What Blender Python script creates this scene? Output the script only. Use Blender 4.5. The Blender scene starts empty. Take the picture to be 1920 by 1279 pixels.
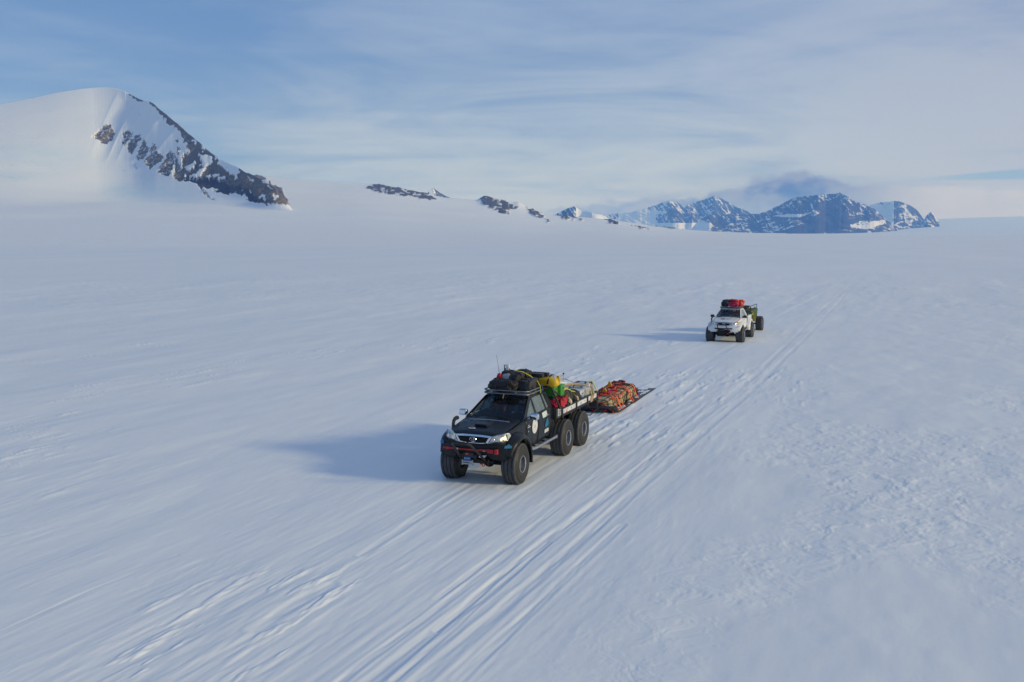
import bpy, bmesh, math, random
import numpy as np
from mathutils import Vector, Matrix
R = math.radians
scene = bpy.context.scene
COL = scene.collection

# ------------------------------------------------------------------ camera
CAM_H = 6.404
PITCH = math.atan(202.5 / 1900.0)
FPX = 1900.0                      # focal length in pixels of the 1920 px wide photograph
cam_d = bpy.data.cameras.new('camera')
cam_d.lens = 36.0 * FPX / 1920.0
cam_d.sensor_width = 36.0
cam_d.clip_start = 0.1
cam_d.clip_end = 200000.0
cam = bpy.data.objects.new('camera', cam_d)
COL.objects.link(cam)
cam.location = (0, 0, CAM_H)
cam.rotation_euler = (math.pi / 2 - PITCH, 0, 0)
scene.camera = cam
scene.cycles.volume_bounces = 3
scene.cycles.max_bounces = 12

# ------------------------------------------------------------------ exposure
vs = scene.view_settings
vs.view_transform = 'Standard'
vs.look = 'None'
vs.exposure = 0.10
vs.gamma = 1.0
vs.use_curve_mapping = False

# ------------------------------------------------------------------ sun (low, veiled by thin cirrus)
SUN_AZ = math.atan2(0.945, -0.325)       # clockwise from +Y: to the right and a little behind the camera
SUN_EL = R(18.5)
sd = Vector((math.sin(SUN_AZ) * math.cos(SUN_EL), math.cos(SUN_AZ) * math.cos(SUN_EL), math.sin(SUN_EL)))
sun_d = bpy.data.lights.new('sun', 'SUN')
sun_d.energy = 2.05
sun_d.angle = R(7.0)
sun_d.color = (1.0, 0.86, 0.52)
sun = bpy.data.objects.new('sun', sun_d)
COL.objects.link(sun)
sun.rotation_euler = sd.to_track_quat('Z', 'Y').to_euler()

# ------------------------------------------------------------------ node helper
class NT:
    def __init__(s, nt): s.nt = nt; s.n = nt.nodes; s.l = nt.links
    def node(s, t, **kw):
        n = s.n.new(t)
        for k, v in kw.items(): setattr(n, k, v)
        return n
    def put(s, sock, v):
        if hasattr(v, 'is_linked'): s.l.new(v, sock)
        elif v is not None: sock.default_value = v
    def math(s, op, a, b=None, c=None, clamp=False):
        n = s.node('ShaderNodeMath', operation=op, use_clamp=clamp)
        s.put(n.inputs[0], a)
        if b is not None: s.put(n.inputs[1], b)
        if c is not None: s.put(n.inputs[2], c)
        return n.outputs[0]
    def mix(s, f, a, b, mode='MIX'):
        n = s.node('ShaderNodeMix', data_type='RGBA', blend_type=mode)
        s.put(n.inputs[0], f); s.put(n.inputs[6], a); s.put(n.inputs[7], b)
        return n.outputs[2]
    def mapr(s, v, a, b, c=0.0, d=1.0, smooth=True):
        n = s.node('ShaderNodeMapRange', interpolation_type='SMOOTHSTEP' if smooth else 'LINEAR')
        for i, x in enumerate((v, a, b, c, d)): s.put(n.inputs[i], x)
        return n.outputs[0]
    def noise(s, vec, scale, detail=4.0, rough=0.5, dist=0.0):
        n = s.node('ShaderNodeTexNoise')
        s.put(n.inputs['Vector'], vec); n.inputs['Scale'].default_value = scale
        n.inputs['Detail'].default_value = detail; n.inputs['Roughness'].default_value = rough
        n.inputs['Distortion'].default_value = dist
        return n.outputs[0]
    def xyz(s, x, y, z):
        n = s.node('ShaderNodeCombineXYZ')
        s.put(n.inputs[0], x); s.put(n.inputs[1], y); s.put(n.inputs[2], z)
        return n.outputs[0]
    def mapping(s, vec, loc=(0, 0, 0), rot=(0, 0, 0), sc=(1, 1, 1)):
        n = s.node('ShaderNodeMapping')
        s.put(n.inputs[0], vec); n.inputs[1].default_value = loc
        n.inputs[2].default_value = rot; n.inputs[3].default_value = sc
        return n.outputs[0]
    def curve(s, v, pts):
        n = s.node('ShaderNodeFloatCurve')
        c = n.mapping.curves[0]
        c.points[0].location = pts[0]; c.points[1].location = pts[-1]
        for p in pts[1:-1]: c.points.new(*p)
        n.mapping.update()
        s.put(n.inputs['Value'], v)
        return n.outputs[0]

def lin(r, g, b):
    f = lambda c: (c / 255.0 / 12.92) if c <= 10 else ((c / 255.0 + 0.055) / 1.055) ** 2.4
    return (f(r), f(g), f(b), 1.0)

def px_az(u, v):
    """azimuth and tangent of elevation of a photograph pixel"""
    a = (u - 960.0) / FPX; b = (639.5 - v) / FPX
    x = a; y = math.cos(PITCH) + b * math.sin(PITCH); z = -math.sin(PITCH) + b * math.cos(PITCH)
    return math.atan2(x, y), z / math.hypot(x, y)

# ------------------------------------------------------------------ world: Nishita sky behind veils of high cloud
world = bpy.data.worlds.new('World')
scene.world = world
world.use_nodes = True
W = NT(world.node_tree)
W.n.clear()
skt = W.node('ShaderNodeTexSky', sky_type='NISHITA')
skt.sun_disc = False
skt.sun_elevation = SUN_EL
skt.sun_rotation = SUN_AZ
skt.altitude = 900.0
skt.air_density = 1.0
skt.dust_density = 0.3
skt.ozone_density = 2.0
tc = W.node('ShaderNodeTexCoord')
sep = W.node('ShaderNodeSeparateXYZ'); W.l.new(tc.outputs['Generated'], sep.inputs[0])
sx, sy, sz = sep.outputs
az = W.math('ARCTAN2', sx, sy)
el = W.math('ARCSINE', sz)
elc = W.math('MAXIMUM', el, 0.0)
# high veil: noise on a plane overhead, drawn out along the wind
den = W.math('ADD', W.math('MAXIMUM', sz, 0.0), 0.16)
pl = W.xyz(W.math('DIVIDE', sx, den), W.math('DIVIDE', sy, den), 0.0)
veil_v = W.mapping(pl, loc=(3.1, 1.7, 0), rot=(0, 0, R(34)), sc=(0.68, 1.0, 1))
n1 = W.noise(veil_v, 1.25, 7.0, 0.60, 0.8)
n2 = W.noise(W.mapping(pl, loc=(7.3, 2.2, 0), rot=(0, 0, R(30)), sc=(0.5, 1.2, 1)), 2.6, 7.0, 0.62, 0.9)
n3 = W.noise(W.mapping(pl, loc=(1.3, 5.2, 0), sc=(0.5, 0.7, 1)), 0.55, 2.0, 0.5)
veil = W.math('ADD', W.math('MULTIPLY', n1, 1.25), W.math('MULTIPLY', n2, 0.36))
veil = W.math('ADD', veil, W.math('MULTIPLY', n3, 0.45))
veil = W.math('ADD', veil, W.mapr(az, -0.60, 0.45, -0.17, 0.26))
veil = W.math('ADD', veil, W.mapr(elc, 0.0, 0.28, 0.12, -0.05))
veil = W.mapr(veil, 0.72, 1.42, 0.04, 0.97)
vcol = W.mix(W.mapr(elc, 0.0, 0.24), lin(186, 198, 206), lin(150, 169, 199))
vcol = W.mix(W.mapr(az, 0.05, 0.6, 0.0, 0.75), vcol, lin(172, 178, 194))
nish = W.mix(1.0, skt.outputs[0], (0.10, 0.10, 0.10, 1), 'MULTIPLY')
blue = W.mix(0.70, nish, lin(88, 126, 182))
skyc = W.mix(veil, blue, vcol)
# thin blue slot low on the right
slot_t = W.math('ADD', W.math('MULTIPLY', W.math('SUBTRACT', az, 0.47), 0.035), 0.0515)
slot_d = W.math('ABSOLUTE', W.math('SUBTRACT', el, slot_t))
slot = W.math('MULTIPLY', W.mapr(slot_d, W.mapr(az, 0.36, 0.50, 0.0005, 0.003), W.mapr(az, 0.36, 0.50, 0.002, 0.0072), 1.0, 0.0), W.mapr(az, 0.35, 0.44))
skyc = W.mix(W.math('MULTIPLY', slot, 0.75), skyc, lin(132, 168, 198))
# bank of low cloud lying on the far range (top edge as a curve over azimuth)
def azn(u, v=400): return (px_az(u, v)[0] + 0.6) / 1.2
bank_px = [(940, 436), (985, 396), (1030, 387), (1100, 379), (1180, 374), (1250, 366), (1300, 364), (1340, 357), (1385, 352), (1410, 338), (1450, 330), (1500, 325), (1560, 333), (1600, 345), (1680, 347), (1760, 350), (1920, 355), (2100, 356)]
bpts = [(0.0, 0.05)] + [(azn(u), math.atan(px_az(u, v)[1]) / 0.08 * 0.9 + 0.05) for u, v in bank_px] + [(1.0, 0.4)]
azs = W.math('DIVIDE', W.math('ADD', az, 0.6), 1.2, clamp=True)
btop = W.math('MULTIPLY', W.math('SUBTRACT', W.curve(azs, bpts), 0.05), 0.08 / 0.9)
sph = W.xyz(az, W.math('MULTIPLY', el, 1.6), 0.0)
bn = W.noise(sph, 26.0, 6.0, 0.55, 0.3)
bn2 = W.noise(sph, 75.0, 5.0, 0.6, 0.2)
edge = W.math('ADD', W.math('MULTIPLY', W.math('SUBTRACT', bn, 0.5), 0.026), W.math('MULTIPLY', W.math('SUBTRACT', bn2, 0.5), 0.010))
dd = W.math('SUBTRACT', W.math('ADD', btop, edge), el)
bank = W.mapr(dd, -0.0015, 0.006)
bank = W.math('MULTIPLY', bank, W.mapr(az, 0.0, 0.06))
dark = W.mapr(W.math('ABSOLUTE', W.math('SUBTRACT', az, px_az(1480, 350)[0])), 0.03, 0.15, 1.0, 0.80)
dark = W.math('MULTIPLY', dark, W.mapr(az, 0.31, 0.40, 1.0, 0.25))
dark = W.math('MULTIPLY', dark, W.mapr(bn, 0.3, 0.62, 1.0, 0.62))
bcol = W.mix(dark, lin(202, 206, 209), lin(62, 88, 146))
skyc = W.mix(W.math('MULTIPLY', bank, 0.92), skyc, bcol)
bg = W.node('ShaderNodeBackground')
# the colours above are what the sky gives off; x10 at strength 0.1 keeps the background in the daylight range
W.l.new(W.mix(1.0, skyc, (10, 10, 10, 1), 'MULTIPLY'), bg.inputs[0])
bg.inputs[1].default_value = 0.1
wo = W.node('ShaderNodeOutputWorld')
W.l.new(bg.outputs[0], wo.inputs[0])
for n in W.n:
    if n.type == 'MIX': n.clamp_result = False; n.clamp_factor = True

# ------------------------------------------------------------------ material helper
MATS = {}
def mat(name, col, rough=0.6, metal=0.0, bump=0.0, bscale=40.0, var=0.0, vscale=6.0, coat=0.0, spec=0.5):
    if name in MATS: return MATS[name]
    m = bpy.data.materials.new(name); m.use_nodes = True
    t = NT(m.node_tree); b = t.n['Principled BSDF']
    c = (col[0], col[1], col[2], 1.0)
    b.inputs['Roughness'].default_value = rough
    b.inputs['Metallic'].default_value = metal
    b.inputs['Specular IOR Level'].default_value = spec
    if coat: b.inputs['Coat Weight'].default_value = coat; b.inputs['Coat Roughness'].default_value = 0.06
    tcn = t.node('ShaderNodeTexCoord')
    if var > 0:
        f = t.noise(tcn.outputs['Object'], vscale, 5.0, 0.6)
        f = t.mapr(f, 0.3, 0.7)
        d = tuple(min(1, x * (1 - var)) for x in c[:3]) + (1,)
        l = tuple(min(1, x * (1 + var * 0.7)) for x in c[:3]) + (1,)
        t.l.new(t.mix(f, d, l), b.inputs['Base Color'])
        t.l.new(t.mapr(f, 0, 1, max(0.03, rough - 0.08), min(1, rough + 0.1)), b.inputs['Roughness'])
    else: b.inputs['Base Color'].default_value = c
    if bump > 0:
        bn_ = t.node('ShaderNodeBump'); bn_.inputs['Strength'].default_value = bump
        bn_.inputs['Distance'].default_value = 0.02
        t.l.new(t.noise(tcn.outputs['Object'], bscale, 4.0, 0.6), bn_.inputs['Height'])
        t.l.new(bn_.outputs[0], b.inputs['Normal'])
    MATS[name] = m
    return m

def tag(o, label=None, cat=None, group=None, kind=None):
    if label: o['label'] = label
    if cat: o['category'] = cat
    if group: o['group'] = group
    if kind: o['kind'] = kind
    return o
# ================================================================== TERRAIN
def _hash(ix, iy, seed):
    h = (ix.astype(np.int64) * 374761393 + iy.astype(np.int64) * 668265263 + seed * 982451653) & 0xFFFFFFFF
    h = ((h ^ (h >> 13)) * 1274126177) & 0xFFFFFFFF
    h = (h ^ (h >> 16)) & 0xFFFF
    return h.astype(np.float32) / 32767.5 - 1.0
def vn(x, y, seed=0):
    x = np.asarray(x, np.float64); y = np.asarray(y, np.float64)
    x, y = np.broadcast_arrays(x, y)
    ix = np.floor(x); iy = np.floor(y)
    fx = (x - ix).astype(np.float32); fy = (y - iy).astype(np.float32)
    ix = ix.astype(np.int64); iy = iy.astype(np.int64)
    fx = fx * fx * fx * (fx * (fx * 6 - 15) + 10); fy = fy * fy * fy * (fy * (fy * 6 - 15) + 10)
    a = _hash(ix, iy, seed); b = _hash(ix + 1, iy, seed)
    c = _hash(ix, iy + 1, seed); d = _hash(ix + 1, iy + 1, seed)
    return (a + (b - a) * fx) * (1 - fy) + (c + (d - c) * fx) * fy
def fbm(x, y, o=4, seed=0, g=0.5):
    s = 0; a = 1; t = 0
    for i in range(o):
        s = s + a * vn(x * 2 ** i + i * 17.3, y * 2 ** i - i * 9.1, seed + i); t += a; a *= g
    return s / t
def ridg(x, y, o=4, seed=0, g=0.5):
    s = 0; a = 1; t = 0
    for i in range(o):
        s = s + a * (1 - np.abs(vn(x * 2 ** i + i * 5.3, y * 2 ** i - i * 3.1, seed + i)) * 2); t += a; a *= g
    return s / t
def sstep(x, a, b):
    t = np.clip((x - a) / (b - a), 0, 1); return t * t * (3 - 2 * t)

def grid_mesh(name, X, Y, Z, m, wrap=False, attrs=None):
    nr, nc = X.shape
    co = np.stack([X, Y, Z], -1).reshape(-1, 3).astype(np.float32)
    idx = np.arange(nr * nc).reshape(nr, nc)
    if wrap:
        a = idx[:-1]; b = np.roll(idx, -1, 1)[:-1]; c = np.roll(idx, -1, 1)[1:]; d = idx[1:]
    else:
        a = idx[:-1, :-1]; b = idx[:-1, 1:]; c = idx[1:, 1:]; d = idx[1:, :-1]
    q = np.stack([a, b, c, d], -1).reshape(-1, 4)
    me = bpy.data.meshes.new(name)
    me.vertices.add(len(co)); me.vertices.foreach_set('co', co.ravel())
    me.loops.add(q.size); me.loops.foreach_set('vertex_index', q.ravel().astype(np.int32))
    me.polygons.add(len(q)); me.polygons.foreach_set('loop_start', np.arange(0, q.size, 4, dtype=np.int32))
    me.polygons.foreach_set('use_smooth', np.ones(len(q), bool))
    me.update(calc_edges=True)
    for k, v in (attrs or {}).items():
        at = me.attributes.new(k, 'FLOAT', 'POINT'); at.data.foreach_set('value', np.ascontiguousarray(v, np.float32).ravel())
    me.materials.append(m)
    o = bpy.data.objects.new(name, me); COL.objects.link(o)
    return o

HD = 0.3830                                     # direction of travel: the trucks come towards the camera along this line
AW = np.array([math.sin(HD), math.cos(HD)])     # pointing away, back along the track
SD = np.array([AW[1], -AW[0]])                  # across the track, to the right

def ground_pt(u, v):
    a = (u - 960.0) / FPX; b = (639.5 - v) / FPX
    d = np.array([a, math.cos(PITCH) + b * math.sin(PITCH), -math.sin(PITCH) + b * math.cos(PITCH)])
    t = -CAM_H / d[2]
    return d[0] * t, d[1] * t

# ---- snow material: cold white, slightly uneven, wind-drawn grain
def snow_material():
    m = bpy.data.materials.new('wind_packed_snow'); m.use_nodes = True
    t = NT(m.node_tree); b = t.n['Principled BSDF']
    g = t.node('ShaderNodeNewGeometry')
    pos = g.outputs['Position']
    pr = t.mapping(pos, rot=(0, 0, HD), sc=(1, 1, 1))
    st = t.mapping(pr, sc=(1.0, 0.26, 1.0))
    big = t.noise(t.mapping(pr, sc=(1, 0.35, 1)), 0.055, 4.0, 0.55)
    mid = t.noise(st, 1.1, 5.0, 0.6)
    f = t.math('ADD', t.math('MULTIPLY', big, 0.7), t.math('MULTIPLY', mid, 0.5))
    col = t.mix(t.mapr(f, 0.42, 0.80), (0.775, 0.815, 0.838, 1), (0.845, 0.868, 0.866, 1))
    t.l.new(col, b.inputs['Base Color'])
    b.inputs['Roughness'].default_value = 0.55
    b.inputs['Specular IOR Level'].default_value = 0.25
    h = t.math('ADD', t.math('MULTIPLY', t.noise(st, 2.6, 6.0, 0.6), 0.05), t.math('MULTIPLY', t.noise(pr, 5.0, 4.0, 0.6), 0.012))
    cd = t.node('ShaderNodeCameraData')
    bn_ = t.node('ShaderNodeBump')
    bn_.inputs['Strength'].default_value = 0.10
    bn_.inputs['Distance'].default_value = 1.0
    t.l.new(h, bn_.inputs['Height'])
    t.l.new(bn_.outputs[0], b.inputs['Normal'])
    t.n.remove(cd)
    return m
M_SNOW = snow_material()

# ---- the plain: one sheet out to the horizon, finer in front of the camera
RUTS = [  # (pixels along the rut in the photograph, half width m, depth m)
    ([(950, 915), (1057, 851), (1100, 829), (1240, 737), (1330, 676), (1389, 643), (1425, 621), (1480, 583), (1560, 540), (1606, 506), (1622, 490)], 0.20, 0.040),
    ([(845, 895), (960, 832), (1110, 742), (1200, 690), (1310, 646), (1340, 634), (1400, 600), (1470, 570), (1540, 533), (1590, 505)], 0.18, 0.035),
    ([(560, 1400), (700, 1279), (900, 1115), (1060, 985), (1180, 895), (1290, 806), (1375, 738), (1440, 682), (1500, 622), (1550, 573), (1590, 537), (1640, 489)], 0.13, 0.050),
    ([(640, 1420), (790, 1279), (960, 1125), (1080, 1020), (1200, 912), (1310, 820), (1400, 740), (1462, 682), (1525, 618), (1572, 567), (1602, 532), (1655, 484)], 0.12, 0.048),
    ([(820, 1180), (960, 1060), (1110, 945), (1215, 862), (1290, 790), (1350, 735)], 0.07, 0.030),
    ([(860, 1279), (1010, 1130), (1168, 982)], 0.09, 0.034),
    ([(1180, 812), (1240, 768), (1300, 720), (1350, 680)], 0.07, 0.028),
    ([(820, 1120), (1000, 985), (1130, 880), (1230, 800)], 0.07, 0.026),
    ([(500, 1420), (640, 1279), (820, 1140), (960, 1030)], 0.08, 0.030),
    ([(740, 1279), (900, 1130), (1030, 1015)], 0.06, 0.030),
    ([(1130, 780), (1300, 692), (1400, 645), (1500, 575)], 0.10, 0.024),
    ([(680, 1040), (760, 985), (850, 925), (930, 885)], 0.10, 0.030),
    ([(480, 1180), (560, 1130), (620, 1098)], 0.14, 0.045),
    ([(0, 1190), (150, 1120), (330, 1040)], 0.07, 0.014),
]
def dist_poly(X, Y, pts):
    best = np.full(X.shape, 1e9, np.float32)
    for (x0, y0), (x1, y1) in zip(pts[:-1], pts[1:]):
        dx, dy = x1 - x0, y1 - y0; L = dx * dx + dy * dy
        if L < 1e-9: continue
        t = np.clip(((X - x0) * dx + (Y - y0) * dy) / L, 0, 1)
        d = np.hypot(X - x0 - t * dx, Y - y0 - t * dy)
        best = np.minimum(best, d)
    return best
def densify(pts, n=8):
    P = np.array(pts); out = []
    for i in range(len(P) - 1):
        p0 = P[max(i - 1, 0)]; p1 = P[i]; p2 = P[i + 1]; p3 = P[min(i + 2, len(P) - 1)]
        for k in range(n):
            t = k / n
            out.append(0.5 * ((2 * p1) + (-p0 + p2) * t + (2 * p0 - 5 * p1 + 4 * p2 - p3) * t * t + (-p0 + 3 * p1 - 3 * p2 + p3) * t ** 3))
    out.append(P[-1]); return [tuple(p) for p in out]

def build_plain():
    half = R(33)
    front = np.linspace(-half, half, 1000)
    back = np.linspace(half, 2 * math.pi - half, 130)[1:-1]
    A = np.concatenate([front, back])
    inv = np.linspace(1 / 12.5, 1 / 1500.0, 820)
    rr = np.concatenate([np.geomspace(0.4, 12.2, 26), 1 / inv, np.geomspace(1600, 29000, 34)])
    RR, AA = np.meshgrid(rr, A, indexing='ij')
    X = RR * np.sin(AA); Y = RR * np.cos(AA)
    dr = np.gradient(rr)[:, None] * np.ones_like(RR)
    sp = np.maximum(RR * (2 * half / 1000), dr * 0.55)
    S = X * AW[0] + Y * AW[1]; T = X * SD[0] + Y * SD[1] + 10.4     # T = 0 along the black truck's path
    def oc(Ls, Lt, amp, seed, o=2):
        fade = sstep(Lt / sp, 1.2, 3.2)
        wob = 0.6 * vn(S / 9.0, T / 9.0, seed + 50)
        return amp * fade * fbm(S / Ls, (T + wob) / Lt, o, seed)
    near = 1 - sstep(RR, 300, 1500)
    Z = np.zeros_like(X)
    Z += near * oc(160, 60, 0.30, 1) * sstep(RR, 60, 200)
    Z += oc(22, 7.0, 0.07, 3)
    # wind-drawn streaks, in patches, fading out to the right of the trail
    right = sstep(T, 4.0, 8.0)
    left = 1 - 0.93 * right
    clus = sstep(fbm(S / 11, T / 5, 3, 71), -0.10, 0.45)
    rough = (0.25 + 0.95 * clus) * left
    Z += 0.050 * left * sstep(2.0 / sp, 1.0, 2.6) * fbm(S / 6.5, T / 2.0, 3, 9)
    sharp = fbm(S / 3.2, T / 0.62, 4, 11, 0.6)
    Z += 0.019 * rough * sstep(0.62 / sp, 1.0, 2.6) * np.maximum(sharp, -0.12)
    sharp2 = fbm(S / 1.3, T / 0.24, 3, 23, 0.6)
    Z += 0.015 * rough * sstep(0.24 / sp, 1.0, 2.6) * np.maximum(sharp2, -0.08)
    Z += 0.0035 * left * sstep(0.13 / sp, 1.2, 3.0) * fbm(S / 0.7, T / 0.12, 2, 31)
    # scattered sharp little drifts
    dr_ = np.maximum(fbm(S / 1.7, T / 0.32, 4, 37, 0.6) - 0.24, 0)
    Z += 0.11 * dr_ * clus * sstep(0.32 / sp, 0.7, 2.0) * left * (1 - sstep(RR, 120, 260))
    # low dunes across the far plain
    dn = np.maximum(fbm(S / 9, T / 3.2, 4, 43, 0.6), -0.1)
    Z += 0.13 * dn * sstep(RR, 45, 120) * sstep(2.5 / sp, 1.0, 2.5) * (1 - 0.5 * sstep(RR, 300, 900))
    # broken, lumpy crust to the right of the trail
    pn = fbm(S / 8, T / 5, 4, 41)
    patch = (0.10 + 0.90 * sstep(pn, -0.02, 0.30)) * right * (1 - sstep(RR, 120, 280))
    warp = 0.22 * vn(S / 0.7, T / 0.7, 45)
    lump = fbm((S + warp) / 0.70, (T + warp) / 0.55, 5, 47, 0.72)
    Z += patch * sstep(0.4 / sp, 0.8, 2.2) * 0.046 * (0.55 + 0.45 * sstep(RR, 17, 27)) * np.maximum(lump - 0.0, -0.14)
    lump2 = fbm((S - warp) / 0.20, (T + warp) / 0.17, 3, 49, 0.6)
    Z += patch * sstep(0.17 / sp, 0.9, 2.4) * 0.009 * (0.35 + 0.65 * sstep(RR, 16, 24)) * lump2
    Z += right * 0.030 * sstep(1.2 / sp, 1, 2.5) * fbm(S / 2.0, T / 1.2, 3, 57, 0.45)
    # ruts
    band = np.zeros_like(X)
    for pts, hw, dep in RUTS:
        P = densify([ground_pt(*p) for p in pts])
        bx = np.array(P); sel = (X > bx[:, 0].min() - 3) & (X < bx[:, 0].max() + 3) & (Y > bx[:, 1].min() - 3) & (Y < bx[:, 1].max() + 3)
        d = np.full(X.shape, 99.0, np.float32); d[sel] = dist_poly(X[sel], Y[sel], P)
        d = d + 0.018 * vn(S / 0.9, T / 0.3, 61)
        k = 0.75 + 0.5 * vn(S / 3.0, T / 3.0, 67)
        grow = np.maximum(1.0, sp / hw * 0.9)
        prof = -dep * np.exp(-(d / hw) ** 4) + 0.5 * dep * np.exp(-((d - hw * 1.55) / (hw * 0.42)) ** 2)
        tread = 0.006 * np.exp(-(d / hw) ** 4) * vn(S / 0.8, T / 0.07, 73) * sstep(0.07 / sp, 0.8, 2.0)
        Z += 0.29 * k * prof + tread
        band = np.maximum(band, np.exp(-(d / (hw * 1.1)) ** 4))
    corr = np.exp(-((T - 1.4) / 3.3) ** 4) * (1 - sstep(RR, 70, 160))
    Z += 0.0075 * corr * sstep(0.16 / sp, 1.0, 2.5) * fbm(S / 4.5, T / 0.14, 2, 83)
    Z -= 0.004 * (RR / 1000) ** 1 * 0
    o = grid_mesh('snow_plain', X, Y, Z, M_SNOW, wrap=True)
    tag(o, 'wide flat plain of wind packed snow crossed by wheel ruts', 'ground', kind='structure')
build_plain()

# ---- rock and snow material for mountains: attribute 'rock' 0..1 (where bare rock is), 'scree' darker loose rock, 'ice' bare blue ice and one painted slope shadow
def mountain_material(name, rock_a, rock_b, scree, nscale, ka=1.7, kb=1.4, snow=(0.81, 0.84, 0.85, 1)):
    m = bpy.data.materials.new(name); m.use_nodes = True
    t = NT(m.node_tree); b = t.n['Principled BSDF']
    g = t.node('ShaderNodeNewGeometry'); pos = g.outputs['Position']
    at = lambda k: t.node('ShaderNodeAttribute', attribute_name=k).outputs['Fac']
    nz = t.noise(pos, nscale, 6.0, 0.65)
    nz2 = t.noise(pos, nscale * 3.7, 5.0, 0.7)
    f = t.math('ADD', at('rock'), t.math('MULTIPLY', t.math('SUBTRACT', nz, 0.5), ka))
    f = t.math('ADD', f, t.math('MULTIPLY', t.math('SUBTRACT', nz2, 0.5), kb))
    f = t.mapr(f, 0.44, 0.56)
    rc = t.mix(t.mapr(t.noise(pos, nscale * 1.6, 6.0, 0.7), 0.35, 0.68), rock_a, rock_b)
    rc = t.mix(at('scree'), rc, scree)
    sc = t.mix(at('ice'), snow, (0.62, 0.79, 0.84, 1))
    t.l.new(t.mix(f, sc, rc), b.inputs['Base Color'])
    b.inputs['Roughness'].default_value = 0.75
    b.inputs['Specular IOR Level'].default_value = 0.2
    bn_ = t.node('ShaderNodeBump'); bn_.inputs['Distance'].default_value = 1.0
    t.l.new(t.math('MULTIPLY', f, 0.9), bn_.inputs['Strength'])
    t.l.new(t.math('MULTIPLY', t.noise(pos, nscale * 2.0, 8.0, 0.7), 0.16 / nscale), bn_.inputs['Height'])
    t.l.new(bn_.outputs[0], b.inputs['Normal'])
    return m

def interp(u, pts):
    p = np.array(pts, float); return np.interp(u, p[:, 0], p[:, 1])
def smooth_interp(u, pts, n=5, w=4.0):
    s = 0
    for k in range(-n, n + 1): s = s + interp(u + k * w / n, pts)
    return s / (2 * n + 1)
CP, SP = math.cos(PITCH), math.sin(PITCH)
def zr_of(v):           # height per metre of forward distance for a photograph row
    b = (639.5 - v) / FPX; return (b * CP - SP) / (CP + b * SP)
def u2az(u, v=437.0): return np.arctan((u - 960.0) / FPX * (CP - zr_of(v) * SP))
def project(X, Y, Z):
    zr = Z - CAM_H; d = Y * CP - zr * SP
    return 960 + FPX * X / d, 639.5 - FPX * (zr * CP + Y * SP) / d
def poly_mask(U, V, poly, ox=0.0, oy=0.0, s=1.0):
    P = [(ox + x / s, oy + y / s) for x, y in poly]
    px = np.array([p[0] for p in P]); py = np.array([p[1] for p in P])
    out = np.zeros(U.shape, bool)
    sel = (U > px.min() - 1) & (U < px.max() + 1) & (V > py.min() - 1) & (V < py.max() + 1)
    u = U[sel]; v = V[sel]; r = np.zeros(u.shape, bool); j = len(P) - 1
    for i in range(len(P)):
        xi, yi, xj, yj = px[i], py[i], px[j], py[j]
        if yi != yj:
            c = ((yi > v) != (yj > v)) & (u < (xj - xi) * (v - yi) / (yj - yi) + xi)
            r ^= c
        j = i
    out[sel] = r
    return out
V0 = 437.0
def height(v, d, az=0.0): return zr_of(v) * d * np.cos(az) + CAM_H     # height of a point seen at row v and distance d

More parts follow.
